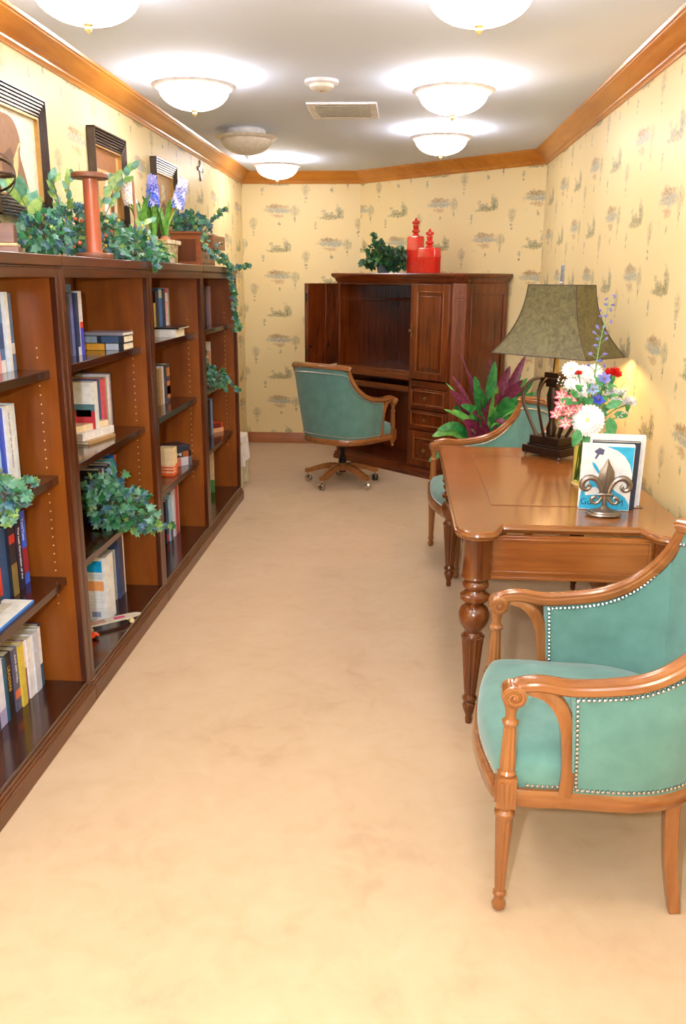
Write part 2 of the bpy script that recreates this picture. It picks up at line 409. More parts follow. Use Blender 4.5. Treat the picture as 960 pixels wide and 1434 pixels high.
obj('frame', mb, LAMPW, t, bevel=.002)
mb = MB(); mb.box(-.155, .155, -.19, .19, -.003, -.0005); obj('backing', mb, plain('#8c8478', .8), t)
mb = MB()
for k in range(9): mb.cbox((0, -.17+k*.042, -.008), (.31, .024, .002), rot=Matrix.Rotation(.6, 4, 'X'))
for k in range(4): mb.box(-.1+k*.065, -.095+k*.065, -.19, .19, -.006, -.004)
obj('louvres', mb, plain('#d8d0be', .5), t)

# ------------------------------------------------------------------ bookcases (front faces +x, origin at front left bottom corner)
UY = [1.893, 2.96, 4.027, 5.094]; UW = 1.066; BX = -1.175; SH = [.525, .912, 1.288]; TOPZ = 1.672
def bookcase(loc, label):
    t = thing('bookcase', label, 'bookcase', loc, group='row of tall bookcases')
    w = UW
    for y0 in (0, w-.022):
        mb = MB(); mb.box(-.345, -.02, y0, y0+.022, .085, 1.634)
        mb2 = mb
        inner = y0+.022 if y0 == 0 else y0
        obj('side_panel', mb, W_CASE('z'), t, bevel=.001)
    for y0, y1, d in ((.022, .042, 1), (w-.042, w-.022, -1)):
        mb = MB(); mb.box(-.335, -.021, y0, y1, .10, 1.634)
        yy = y1+.0005 if d == 1 else y0-.0005
        for k in range(34):
            z = .42+k*.0325
            if z > 1.37: continue
            if min(abs(z-q-.0) for q in SH) < .03 and False: continue
            if any(q-.04 < z < q+.01 for q in SH): continue
            mb.lathe([(.0028, -.0006), (.0028, .0006)], (-.085, yy, z), 6, mi=1, R=Matrix.Rotation(PI/2, 3, 'X'))
        o = obj('inner_side', mb, [W_CASEIN('z'), plain('#e8c898', .4)], t); o['label'] = 'orange-brown veneered inner side with a row of pin holes'
    for y0 in (0, w-.042):
        mb = MB(); mb.box(-.02, 0, y0, y0+.042, .085, 1.634)
        mb.box(-.0005, .001, y0+.008, y0+.010, .1, 1.6); obj('stile', mb, W_CASE('z'), t, bevel=.002)
    mb = MB(); mb.box(-.353, -.345, 0, w, .085, 1.634); obj('back_panel', mb, W_CASEIN('z'), t)
    mb = MB(); mb.box(-.02, 0, .042, w-.042, 1.598, 1.634); obj('top_rail', mb, W_CASE('y'), t, bevel=.002)
    mb = MB(); mb.box(-.355, .012, .0005, w-.0005, 1.636, TOPZ); mb.box(-.02, .006, .0005, w-.0005, 1.628, 1.636); obj('top_board', mb, W_CASE('y'), t, bevel=.003)
    for z in SH:
        mb = MB(); mb.box(-.345, -.045, .043, w-.043, z-.03, z); obj('shelf', mb, W_SHELF('y'), t, bevel=.002)
    mb = MB(); mb.box(-.345, -.001, .0425, w-.0425, .085, .103); obj('bottom_shelf', mb, W_SHELF('y'), t, bevel=.002)
    mb = MB(); mb.box(-.34, .012, .0005, w-.0005, .001, .073); mb.box(-.34, .018, .0005, w-.0005, .001, .062); mb.box(-.34, .006, .0005, w-.0005, .073, .085)
    obj('plinth', mb, wood('bookcase_plinth', '#4e2608', '#66380c', 'y', .35, .2, 2, 5), t, bevel=.003)
    return t
bc = bookcase((BX, UY[0], 0), 'bookcase nearest the camera, cut by the left edge of the photo')
for i, lb in ((1, 'second tall cherry bookcase from the camera, wooden spool on top'), (2, 'third tall cherry bookcase from the camera, hyacinth planter on top'), (3, 'farthest tall cherry bookcase, small drawer chest on top')):
    copy_thing(bc, (BX, UY[i], 0), 0, lb)

# ------------------------------------------------------------------ books
PAGE = plain('#efe6d2', .8, name='paper_pages')
def book(loc, w, h, d, c, label, group=None, bands=(), rot=(0, 0, 0), title=None, hc=True, front=None, name='book'):
    """standing: spine plane at local x=0 facing +x, thickness w along y, height h, depth d towards -x. bands: (z0,z1,colour) fractions on the spine"""
    t = thing(name, label, 'book', loc, group=group); t.rotation_euler = rot
    ct = .0022; mats = [plain(c, .4, coat=.25)]; mb = MB(); k = .003
    mb.box(-d, -.0, 0, ct, 0, h); mb.box(-d, -.0, w-ct, w, 0, h); mb.box(-ct, 0, ct, w-ct, 0, h)
    for (a, b_, cc) in bands:
        mats.append(plain(cc, .4, coat=.25)); mb.box(0, .0006, .0008, w-.0008, a*h, b_*h, len(mats)-1)
    if front:
        for (a, b_, e, f, cc) in front:
            mats.append(plain(cc, .4, coat=.25)); mb.box(-d+a*d, -d+b_*d, -.0006, 0, e*h, f*h, len(mats)-1)
    obj('cover', mb, mats, t)
    mb = MB(); mb.box(-d+k, -ct, ct, w-ct, k, h-k); obj('pages', mb, PAGE, t)
    if title:
        s_, sz, cc, zc = title[:4]; up = title[4] if len(title) > 4 else 1
        M = Matrix.Translation((.0012, w/2, zc*h)) @ Matrix.Rotation(PI/2, 4, 'Z') @ Matrix.Rotation(PI/2, 4, 'X') @ Matrix.Rotation(-PI/2*up, 4, 'Z')
        text(s_, sz, plain(cc, .5), M, t)
    return t
CN = ['nearest', 'second', 'third', 'farthest']
SN = {0: 'bottom', 1: 'lower', 2: 'middle', 3: 'top'}
SZ = [.103]+SH
ORD = ['', 'second', 'third', 'fourth', 'fifth', 'sixth', 'seventh', 'eighth', 'ninth', 'tenth', 'eleventh', 'twelfth', 'thirteenth']
rnd = random.Random(5)
def shelf_books(unit, sh, y, items, xf=-1.33):
    y = y-sum(it[0] for it in items)
    """items from near to far: (thickness, height, colour, describing words, opts)"""
    where = '%s shelf of the %s bookcase' % (SN[sh], CN[unit])
    n = len(items)
    for i, it in enumerate(items):
        w, h, c, words = it[:4]; op = it[4] if len(it) > 4 else {}
        pos = 'rightmost upright' if i == n-1 else ORD[n-1-i]+' from right'
        lb = '%s, %s, %s shelf, %s bookcase' % (words, pos, SN[sh], CN[unit])
        book((xf+rnd.uniform(-.008, .008), y, SZ[sh]+.0005), w-.001, h, rnd.uniform(.14, .17), c, lb, 'upright books in the bookcases', **op)
        y += w
k = 1.055
shelf_books(0, 3, 2.89, [(.035, .25, '#4a8ad8', 'light blue book'), (.03, .25, '#b8a8d8', 'pale violet book', dict(bands=[(0, .3, '#f0a8b0')])), (.035, .262, '#5a86c0', 'blue-grey book with a white foot', dict(bands=[(.0, .16, '#f4f6fa'), (.3, .62, '#3a5890')])),
    (.022, .262, '#3c52a8', 'dark blue book'), (.026, .262, '#f4f6ff', 'white spined book'), (.026, .258, '#5c7494', 'slate blue book', dict(bands=[(.22, .36, '#dcd8d0')]))])
shelf_books(0, 2, 2.845, [(.04, .24, '#c85a50', 'red book'), (.035, .25, '#e08878', 'salmon pink book'), (.035, .255, '#b4dcf4', 'pale blue book'), (.03, .262, '#2a48c8', 'royal blue book'), (.055, .268, '#f0f4ff', 'thick white book with blue lettering', dict(title=('THE HISTORY OF AN AMERICAN', .013, '#8090b0', .55))),
    (.022, .268, '#dce8ee', 'thin white book')])
shelf_books(0, 1, 2.862, [(.03, .24, '#30343c', 'black book'), (.04, .25, '#22344e', 'navy book', dict(bands=[(.1, .5, '#d04020')])), (.045, .25, '#31507e', 'steel blue book'), (.045, .255, '#1c2030', 'black book with a red emblem', dict(bands=[(.74, .86, '#b83028'), (.0, .45, '#84703a')])),
    (.022, .25, '#4a6474', 'grey-green book'), (.045, .262, '#1c1a3c', 'navy book with white lettering', dict(title=('The Lost Generation of the', .017, '#f4f4ff', .5))), (.05, .27, '#2c62e4', 'bright blue book with a red patch', dict(bands=[(.15, .5, '#9a2038')], title=('Toni/Tom', .02, '#f4f8ff', .76)))])
shelf_books(0, 0, 2.912, [(.03, .22, '#5c6a4a', 'green book'), (.04, .24, '#b05a34', 'rust book'), (.03, .235, '#242c48', 'navy book'), (.055, .24, '#e6e4fa', 'white book with lavender foot', dict(bands=[(0, .25, '#b0a8d8')])), (.02, .238, '#1d5878', 'teal book'),
    (.05, .238, '#241812', 'black book with gold lettering', dict(title=('LEADERS', .024, '#c89828', .6))), (.04, .236, '#5c5a7c', 'grey violet book with white lettering', dict(bands=[(.2, .34, '#e8784c')], title=('ALIVE AND WELL', .014, '#f0f0f8', .68))), (.035, .234, '#e0c850', 'yellow book'), (.03, .232, '#8a4a50', 'maroon and blue book', dict(bands=[(.55, 1, '#f0d8e0')])),
    (.045, .232, '#f2f2fc', 'white book'), (.045, .234, '#d2d6e8', 'pale grey book'), (.03, .236, '#f6f6ff', 'white book with a teal foot', dict(bands=[(0, .38, '#1c5c80')])), (.028, .236, '#24386c', 'dark blue book with white lettering', dict(title=('OUTLOOK', .014, '#e0e8ff', .3)))])
shelf_books(1, 3, 3.575, [(.03, .25, '#b8a878', 'tan book'), (.028, .25, '#6c6a30', 'olive book'), (.026, .25, '#3c4860', 'slate book'), (.03, .25, '#8080c0', 'violet blue book'), (.028, .25, '#26345c', 'navy book', dict(bands=[(.0, .14, '#f0f0ff')])), (.024, .25, '#202838', 'black book'),
    (.036, .256, '#eceaf2', 'white book with red band and blue foot', dict(bands=[(.42, .52, '#e04020'), (0, .42, '#3c40e0')])), (.014, .256, '#181414', 'thin black book')])
shelf_books(1, 2, 3.885, [(.05, .25, '#f4f6f8', 'white book with a red cover picture', dict(front=[(.35, 1, 0, .5, '#c83848'), (.35, 1, .5, .62, '#5a8490'), (.5, .9, .4, .52, '#f6dce4'), (0, .35, 0, .55, '#d02810')])), (.045, .25, '#1a48b0', 'blue book with white lettering', dict(title=('Dean & Kenney  House of the', .015, '#f4f8ff', .5))),
    (.02, .25, '#146870', 'teal book'), (.045, .25, '#e05868', 'coral red book'), (.035, .252, '#a8a888', 'olive grey book'), (.026, .26, '#f2e8ee', 'white book'), (.028, .262, '#b4a8ac', 'grey pink book'), (.022, .262, '#2c3448', 'dark navy book')])
shelf_books(1, 1, 3.885, [(.05, .25, '#1c2424', 'black book'), (.05, .24, '#d8dce0', 'white book'), (.045, .25, '#2c3040', 'charcoal book'), (.04, .252, '#b8c0c8', 'grey book'), (.045, .258, '#18b0c8', 'turquoise book'), (.02, .25, '#40302c', 'brown book'), (.03, .268, '#2870d8', 'blue book with an orange foot', dict(bands=[(0, .5, '#e0582c'), (.85, 1, '#e06038')]))])
shelf_books(1, 0, 3.885, [(.02, .25, '#c8ccc8', 'pale grey book'), (.03, .31, '#3c5080', 'thick navy book'), (.05, .32, '#4c5068', 'slate grey book'), (.022, .33, '#ece8f0', 'thin white book')])
shelf_books(2, 3, 4.94, [(.03, .18, '#c8b060', 'yellow book'), (.06, .24, '#14141c', 'black book'), (.06, .255, '#4070b0', 'blue book with a pale head', dict(bands=[(.8, .97, '#d8e4c8')])), (.03, .255, '#30283c', 'dark book'), (.05, .256, '#f0e8e4', 'white book with red lettering', dict(bands=[(.9, 1, '#d04058')], title=('VIKINGS', .03, '#d82820', .5, -1))), (.04, .256, '#a8c890', 'pale green book'), (.03, .254, '#9a7468', 'dusty rose book')])
shelf_books(2, 2, 4.87, [(.05, .20, '#b89868', 'tan book'), (.035, .21, '#e8e8f0', 'white book'), (.03, .21, '#383440', 'dark grey book'), (.09, .215, '#3c3c44', 'charcoal book with an orange figure', dict(bands=[(.55, .62, '#202c70'), (.1, .55, '#d88848'), (.2, .42, '#88b0e0'), (.68, .9, '#c88430')]))])
shelf_books(2, 0, 4.95, [(.05, .25, '#28304c', 'navy book', dict(bands=[(.05, .2, '#d03018')])), (.05, .28, '#a8d4f4', 'sky blue book', dict(bands=[(0, .38, '#50506c')])), (.045, .28, '#e8ecf8', 'white book'), (.03, .29, '#d0c8dc', 'lavender book'), (.07, .30, '#c0404c', 'red book'), (.03, .305, '#f0e4cc', 'cream book')])
shelf_books(3, 3, 6.03, [(.05, .24, '#1c1818', 'black book'), (.06, .255, '#7c6c78', 'mauve grey book'), (.09, .258, '#a08090', 'dusty mauve book')])
shelf_books(3, 2, 6.0, [(.06, .20, '#d8a070', 'tan book'), (.06, .26, '#f0f0f0', 'white book')])
shelf_books(3, 1, 5.98, [(.07, .24, '#14161c', 'black book'), (.05, .25, '#101420', 'dark navy book'), (.05, .255, '#78b0ec', 'light blue book'), (.03, .25, '#181c24', 'thin black book')])
shelf_books(3, 0, 5.96, [(.012, .09, '#50a050', 'small green book'), (.03, .36, '#e8d8b8', 'cream book')])
def flat(loc, rz, L, d, th, c, label, bands=(), title=None, name='book'):
    # lying flat, spine on local +x after rz, long side along local y
    R = Matrix.Rotation(rz, 4, 'Z') @ Matrix.Rotation(PI/2, 4, 'X')
    o = book((0, 0, 0), th, L, d, c, label, 'flat books in the bookcases', bands=bands, title=title, name=name)
    # local z (height) -> -y ; local y (thickness) -> z
    o.rotation_euler = R.to_euler(); o.location = loc
    return o
# second bookcase, top shelf: two dark books lying flat with spines to the camera
flat((-1.415, 3.76, SH[2]+.0005), -PI/2, -.0+.19, .15, .03, '#181c24', 'dark book with a gold striped spine, lying at the foot of the flat pair', bands=[(.45, .98, '#e0a030'), (.12, .42, '#c8d0e0')]).location = (-1.225, 3.75, SH[2]+.0005)
flat((-1.22, 3.745, SH[2]+.0325), -PI/2, .20, .155, .03, '#18202c', 'dark blue-grey book lying on top of the gold striped book', bands=[(.12, .5, '#3c5478'), (.6, .95, '#8c98a8')]).rotation_euler = (Matrix.Rotation(-PI/2+.03, 4, 'Z') @ Matrix.Rotation(PI/2, 4, 'X')).to_euler()
flat((-1.225, 3.75, SH[2]+.0640), -PI/2-.04, .18, .14, .014, '#8c8894', 'thin grey magazine on top of the two flat dark books', name='magazine')
# second bookcase, middle shelf
flat((-1.27, 3.70, SH[1]+.0005), -.2, .22, .13, .014, '#b8905c', 'thin tan booklet under the white paperbacks, middle shelf', name='booklet')
flat((-1.285, 3.73, SH[1]+.015), -.22, .25, .16, .032, '#f4f0f0', 'white paperback in the small flat stack, middle shelf of the second bookcase')
flat((-1.305, 3.72, SH[1]+.0475), -.3, .23, .15, .026, '#f0d8b0', 'cream book on top of the small flat stack, second bookcase')
# third bookcase
flat((-1.22, 4.63, SH[2]+.0005), -PI/2, .17, .2, .042, '#f4f2f0', 'thick white book lying flat on the top shelf of the third bookcase')
flat((-1.20, 4.62, SH[2]+.043), -PI/2, .19, .24, .010, '#1c1a20', 'black folder lying on the thick white book', name='folder')
flat((-1.235, 4.93, SH[0]+.0005), -.72, .22, .13, .05, '#c8c8d8', 'thick grey illustrated book at the foot of the flat stack, third bookcase', bands=[(.0, .12, '#606070'), (.35, .75, '#c07060')])
flat((-1.238, 4.925, SH[0]+.051), -.75, .22, .13, .035, '#18161c', 'black book lettered GAME in the flat stack', bands=[(.08, .26, '#a85830')], title=('GAME', .026, '#f8f8ff', .45))
flat((-1.242, 4.92, SH[0]+.0865), -.70, .235, .13, .037, '#22283c', 'dark blue book on top of the flat stack', bands=[(.42, .8, '#c8ccdc'), (.9, 1, '#e0a020')], title=('GRISHAM', .018, '#404860', .6))
o = thing('card_box', 'orange and white card box standing before the flat stack, third bookcase', 'box', (-1.345, 4.60, SH[0]+.0005))
mb = MB(); mb.box(0, .085, 0, .09, 0, .155); mb.box(-.0005, .0855, -.0005, .0905, 0, .06, 1)
for z in (.018, .035, .052): mb.box(.02, .086, -.001, .05, z, z+.008, 2)
obj('carton', mb, [plain('#f4dcb0', .5), plain('#f06828', .5), plain('#fcc8b0', .5)], o, bevel=.001)
# fourth bookcase stack
flat((-1.28, 6.08, SH[0]+.0005), -.6, .17, .13, .03, '#f0b080', 'peach book under the red one, farthest bookcase')
flat((-1.285, 6.07, SH[0]+.031), -.6, .17, .13, .036, '#d83c1c', 'red book lying on the peach book, farthest bookcase', bands=[(.1, .6, '#702018')])
# magazine on nearest bookcase
flat((-1.235, 2.66, SH[0]+.0005), 0, .30, .22, .008, '#3888e8', 'white magazine with a blue edge lying flat on the lower shelf of the nearest bookcase', name='magazine')
mb = MB(); mb.box(-1.452, -1.237, 2.365, 2.655, SH[0]+.0087, SH[0]+.0095); mb.box(-1.40, -1.29, 2.45, 2.62, SH[0]+.0095, SH[0]+.0098, 1)
# cover print belongs to the magazine
mag = [o_ for o_ in col.objects if o_.get('label', '').startswith('white magazine')][0]
bpy.context.view_layer.update()
cp = obj('cover_print', mb, [plain('#f0ece4', .4), plain('#d8ccb4', .5)], mag); cp.matrix_parent_inverse = mag.matrix_world.inverted(); cp['label'] = 'white printed front cover'
# dvd/box behind: white boxed set with coloured panels on bottom shelf
o = thing('box_set', 'white boxed book set with blue and orange panels, bottom of the second bookcase', 'box', (-1.36, 3.50, .1035))
mb = MB(); mb.box(-.06, .075, 0, .10, 0, .30)
mb.box(-.05, .058, -.0008, 0, .232, .285, 1); mb.box(-.05, .062, -.0008, 0, .145, .190, 2); mb.box(.0, .040, -.0008, 0, .02, .045, 3)
for z in (.205, .215, .222): mb.box(-.05, .058, -.0008, 0, z, z+.003, 4)
for z in (.06, .075, .09, .105, .12): mb.box(-.045, .055, -.0008, 0, z, z+.003, 5)
obj('carton', mb, [plain('#f2f4fa', .4), plain('#10a8f0', .4), plain('#f0a868', .4), plain('#98a4c8', .5), plain('#a8d4e8', .5), plain('#d4e4ec', .5)], o, bevel=.001)
# blue-grey box behind the top shelf books of bookcase two
o = thing('box_file', 'small blue-grey box behind the upright books, top of the second bookcase', 'box', (-1.50, 3.42, SH[2]+.0005))
mb = MB(); mb.box(0, .1, 0, .22, 0, .285); obj('carton', mb, plain('#6a86b0', .5), o, bevel=.002)
# toy board
t = thing('toy_skateboard', 'small patterned toy board with wheels on the bottom shelf of the second bookcase', 'toy', (-1.265, 3.45, .1035), rz=.72)
mb = MB(); out = [(x, .026*math.sqrt(max(0, 1-(x/.15)**4))) for x in [-.15+.3*i/20 for i in range(21)]]
out = out+[(x, -y) for x, y in reversed(out[1:-1])]
mb.prism(out, .024, .030); mb.box(-.09, -.02, -.018, .018, .030, .0305, 1); mb.box(.02, .07, -.012, .012, .030, .0305, 2); mb.box(-.13, -.1, -.016, .016, .030, .0305, 3)
obj('deck', mb, [plain('#c8c0b0', .4), plain('#b88878', .5), plain('#c83070', .5), plain('#2c7080', .5)], t)
for x in (-.095, .095):
    for y in (-.02, .02):
        mb = MB(); mb.lathe([(.011, -.006), (.0115, 0), (.011, .006)], (x, y, .0115), 14, R=Matrix.Rotation(PI/2, 3, 'X')); obj('wheel', mb, plain('#d8c898', .4), t)
    mb = MB(); mb.box(x-.006, x+.006, -.02, .02, .010, .024); obj('axle', mb, CHROME, t)
t = thing('toy_car', 'tiny orange toy beside the tail of the toy board', 'toy', (-1.30, 3.30, .1035), rz=.8)
mb = MB(); mb.prism([(-.035, .008), (.035, .008), (.037, .02), (.02, .024), (.01, .036), (-.018, .036), (-.03, .024), (-.037, .022)], -.015, .015, R=Matrix.Rotation(PI/2, 3, 'X')); obj('body', mb, plain('#f04c1c', .3), t, bevel=.001)
for x in (-.022, .022):
    for y in (-.016, .016):
        mb = MB(); mb.lathe([(.008, -.004), (.008, .004)], (x, y, .0085), 12, R=Matrix.Rotation(PI/2, 3, 'X')); obj('wheel', mb, plain('#1c1c1c', .6), t)
t = thing('decorative_plate', 'green rimmed round dish leaning on the top shelf of the nearest bookcase', 'plate', (-1.255, 2.46, SH[2]+.0005))
mb = MB(); R_ = Matrix.Rotation(math.radians(75), 3, 'Y')
mb.lathe([(.02, .006), (.045, .003), (.062, -.002), (.066, .0), (.062, .004), (.044, .009), (.01, .010)], (0, 0, .066), 28, R=R_); obj('dish', mb, plain('#3c9c7c', .3), t)

# ------------------------------------------------------------------ greenery
GREENS = [('#1f5c38', '#38804c'), ('#3c7860', '#6ca088'), ('#5c8a3c', '#98b060'), ('#2c5468', '#5c8898')]
STEM = plain('#6c5434', .7, name='vine_stem')
def foliage(rng, blobs, vines, org, L=.045, shape=IVY, sprigs=()):
    mats = [leafmat(*g) for g in GREENS]; mb = MB(); st = MB(); org = V(org)
    for (cx, cy, cz, rx, ry, rz, n) in blobs:
        c = V((cx, cy, cz))-org
        for i in range(n):
            while True:
                q = V((rng.uniform(-1, 1), rng.uniform(-1, 1), rng.uniform(-1, 1)))
                if q.length < 1: break
            if q.length < .45: q = q.normalized()*rng.uniform(.5, 1)
            p = c+V((q.x*rx, q.y*ry, q.z*rz))
            d = (q+V((rng.uniform(-.6, .6), rng.uniform(-.6, .6), rng.uniform(-.7, .4)))).normalized()
            up = (V((.5, -.7, .5))+V((rng.uniform(-1, 1), rng.uniform(-1, 1), rng.uniform(-1, 1)))*.8).normalized()
            mb.leaf(p, d, up, L*rng.uniform(.65, 1.15), shape, rng.choices(range(4), (3, 4, 1, 2))[0])
            if i % 6 == 0: st.tube([c*.3+p*.7+V((0, 0, -.02)), p], .0015, 5)
        if n > 20:
            for i in range(6):
                e = c+V((rng.uniform(-rx, rx)*.8, rng.uniform(-ry, ry)*.8, rng.uniform(-rz, rz)*.8))
                st.tube(smooth([c+V((0, 0, -rz*.8)), (c+e)/2+V((0, 0, .01)), e], 4), .002, 5)
    for v in vines:
        P = smooth([V(p)-org for p in v], 6); st.tube(P, .002, 5)
        for i in range(1, len(P)):
            for s_ in (0, 1):
                d = V((rng.uniform(-1, 1), rng.uniform(-1, .6), rng.uniform(-.8, .5))).normalized()
                mb.leaf(P[i], d, (rng.uniform(-.2, .8), -1, rng.uniform(0, .6)), L*rng.uniform(.6, 1.0), shape, rng.choices(range(4), (2, 4, 2, 2))[0])
    for (a, b_, ln) in sprigs:
        P = smooth([V(a)-org, (V(a)+V(b_))/2-org+V((0, 0, .02)), V(b_)-org], 5); st.tube(P, .002, 5)
        for i in range(3, len(P)):
            d = (P[i]-P[i-1]).normalized()+V((rng.uniform(-.9, .9), rng.uniform(-.9, .9), rng.uniform(-.2, .8)))
            mb.leaf(P[i], d, (.5, -1, .4), ln, OVAL, 2 if i % 2 else 1)
    return mb, st, mats
def plant(name, label, org, blobs, vines, seed, L=.045, shape=IVY, sprigs=(), cat='plant'):
    t = thing(name, label, cat, org)
    mb, st, mats = foliage(random.Random(seed), blobs, vines, org, L, shape, sprigs)
    obj('leaves', mb, mats, t); obj('stems', st, STEM, t)
    return t
gz = TOPZ+.001
t = plant('ivy_garland', 'long mixed leaf garland lying along the tops of the bookcases behind the wooden spool', (-1.36, 4.0, gz),
    [(-1.40, 3.42, gz+.09, .09, .16, .08, 230), (-1.38, 3.66, gz+.12, .10, .18, .10, 240), (-1.36, 3.98, gz+.10, .10, .2, .10, 300), (-1.33, 4.3, gz+.08, .1, .2, .08, 260), (-1.28, 4.5, gz+.045, .08, .15, .05, 150), (-1.22, 4.1, gz+.035, .06, .25, .035, 110)],
    [[(-1.2, 4.0, gz+.03), (-1.15, 4.02, gz+.01), (-1.14, 4.03, gz-.03)]], 11, .037,
    sprigs=[((-1.40, 3.62, gz+.12), (-1.40, 3.52, gz+.30), .05), ((-1.42, 3.7, gz+.15), (-1.40, 3.72, gz+.33), .045), ((-1.4, 3.95, gz+.15), (-1.33, 4.12, gz+.36), .07), ((-1.38, 4.0, gz+.15), (-1.30, 4.25, gz+.42), .06), ((-1.42, 3.35, gz+.1), (-1.44, 3.30, gz+.22), .09), ((-1.35, 4.35, gz+.1), (-1.3, 4.5, gz+.2), .05)])
mb = MB(); rg = random.Random(3)
for i in range(40):
    p = V((-1.36+rg.uniform(-.08, .1), 3.95+rg.uniform(-.6, .5), gz+rg.uniform(.04, .17)))-V((-1.36, 4.0, gz)); mb.sph(p, .008, 7, 5, mi=i % 2)
o = obj('berries', mb, [plain('#c05838', .4), plain('#c8b048', .4)], t)
mb = MB(); P = smooth([(-1.40, 4.6, gz+.02), (-1.39, 4.58, gz+.15), (-1.40, 4.6, gz+.30), (-1.40, 4.59, gz+.43)], 4); mb.tube([p-V((-1.36, 4.0, gz)) for p in P], .008, 7, scale=[1.6-.08*i for i in range(len(P))]); obj('twig', mb, plain('#a87858', .7), t)
# thin wire in front of planter
plant('ivy_spray', 'bushy star leaf ivy spray on the lower shelf of the second bookcase', (-1.27, 3.62, SH[0]+.002),
    [(-1.27, 3.58, .63, .10, .12, .10, 190), (-1.20, 3.60, .60, .11, .11, .10, 150), (-1.31, 3.50, .72, .05, .07, .07, 50), (-1.13, 3.66, .53, .05, .06, .035, 26), (-1.24, 3.6, .76, .04, .04, .03, 12)],
    [[(-1.2, 3.62, .58), (-1.13, 3.66, .52), (-1.06, 3.68, .50), (-1.02, 3.68, .515)]], 21, .04)
plant('ivy_spray', 'small pale ivy spray at the left edge, middle shelf of the nearest bookcase', (-1.27, 2.58, SH[1]+.002),
    [(-1.29, 2.50, .965, .06, .10, .045, 90), (-1.21, 2.50, .935, .04, .09, .045, 60)], [[(-1.22, 2.55, .95), (-1.20, 2.62, .97), (-1.19, 2.67, .94)], [(-1.2, 2.45, .92), (-1.19, 2.45, .87)]], 22, .036)
plant('ivy_spray', 'dark trailing ivy spray on the middle shelf of the farthest bookcase', (-1.29, 5.62, SH[1]+.002),
    [(-1.29, 5.60, 1.00, .06, .1, .06, 70), (-1.22, 5.62, .96, .08, .12, .05, 90), (-1.29, 5.55, 1.09, .03, .05, .05, 24)], [[(-1.22, 5.65, .96), (-1.15, 5.7, .93), (-1.09, 5.72, .87)], [(-1.2, 5.65, .95), (-1.17, 5.68, .88)]], 23, .04)
t = plant('ivy_plant', 'trailing ivy over the small drawer chest, hanging down the end of the farthest bookcase', (-1.36, 5.55, gz+.19),
    [(-1.36, 5.6, gz+.27, .10, .18, .06, 150), (-1.33, 5.75, gz+.24, .08, .14, .05, 60)],
    [[(-1.3, 5.5, gz+.24), (-1.22, 5.5, gz+.16), (-1.17, 5.6, gz+.08), (-1.14, 5.75, gz+.02), (-1.14, 5.85, gz-.1), (-1.145, 5.9, gz-.22), (-1.14, 5.92, gz-.33), (-1.12, 5.96, gz-.40)],
     [(-1.3, 5.5, gz+.22), (-1.22, 5.48, gz+.11), (-1.18, 5.55, gz+.05), (-1.16, 5.7, gz+.03)], [(-1.14, 5.8, gz-.0), (-1.12, 6.0, gz-.0), (-1.08, 6.2, gz+.02)], [(-1.14, 5.86, gz-.12), (-1.14, 5.9, gz-.3), (-1.15, 5.93, gz-.42)],
     [(-1.3, 5.8, gz+.27), (-1.27, 6.0, gz+.33), (-1.25, 6.2, gz+.40)], [(-1.16, 5.62, gz+.08), (-1.15, 5.78, gz+.0), (-1.15, 5.84, gz-.15)]], 24, .04)
# armoire top ivy: placed with armoire below

# ------------------------------------------------------------------ things on top of the bookcases
t = thing('wooden_spool', 'tall reddish wooden spool standing before the garland', 'spool', (-1.235, 3.49, gz))
mb = MB(); mb.lathe([(.072, 0), (.074, .004), (.074, .016), (.07, .02), (.03, .02)], seg=32); obj('base_disc', mb, wood('spool_disc', '#5c3420', '#80503a', 'x', .4, .1), t)
mb = MB(); mb.lathe([(.034, .02), (.031, .03), (.029, .15), (.029, .29), (.03, .298)], seg=28); obj('shaft', mb, wood('spool_wood', '#8c3c1c', '#b0583a', 'z', .3, .4), t)
mb = MB(); mb.lathe([(.03, .298), (.068, .298), (.072, .302), (.072, .316), (.068, .32), (.01, .32)], seg=32); obj('top_disc', mb, wood('spool_disc', '#5c3420', '#80503a', 'x', .4, .1), t)
# armillary
t = thing('armillary_sphere', 'dark iron ring sphere with an arrow on a brown wooden stand, at the left edge', 'ornament', (-1.37, 2.95, gz), rz=.35)
t.scale = (.8, .8, .85)
mb = MB(); mb.box(-.08, .08, -.10, .10, 0, .03); mb.box(-.075, .075, -.095, .095, .03, .042, 1); mb.box(-.065, .065, -.085, .085, .042, .115)
obj('stand', mb, [wood('spool_disc', '#5c3420', '#80503a', 'x', .4, .1), plain('#c8b080', .4)], t, bevel=.003)
mb = MB(); mb.lathe([(.02, .115), (.012, .125), (.006, .14), (.006, .20), (.01, .21), (.004, .22)], seg=14); obj('stem', mb, BRONZE, t)
for rot in (Matrix.Rotation(0, 3, 'X'), Matrix.Rotation(PI/2, 3, 'X'), Matrix.Rotation(PI/2, 3, 'Y'), Matrix.Rotation(.9, 3, 'X')):
    mb = MB(); mb.sweep([V((0, 0, .30))+rot @ V((.085*math.cos(a), .085*math.sin(a), 0)) for a in [2*PI*i/36 for i in range(36)]], circ(.003, 6, .007), up=rot @ V((0, 0, 1)), closed=True, fixed=True); obj('ring', mb, BRONZE, t)
mb = MB(); mb.tube([(.0, -.14, .28), (.0, .12, .325)], .004, 8); mb.add([(0, .17, .333), (0, .12, .345), (0, .12, .305), (.012, .115, .325), (-.012, .115, .325)], [(0, 1, 3), (0, 3, 2), (0, 2, 4), (0, 4, 1), (1, 4, 2, 3)])
for z in (-.012, .012): mb.leaf((0, -.10, .287), (0, -1, -.2+z*20), (1, 0, 0), .05, THIN)
obj('arrow', mb, BRONZE, t)
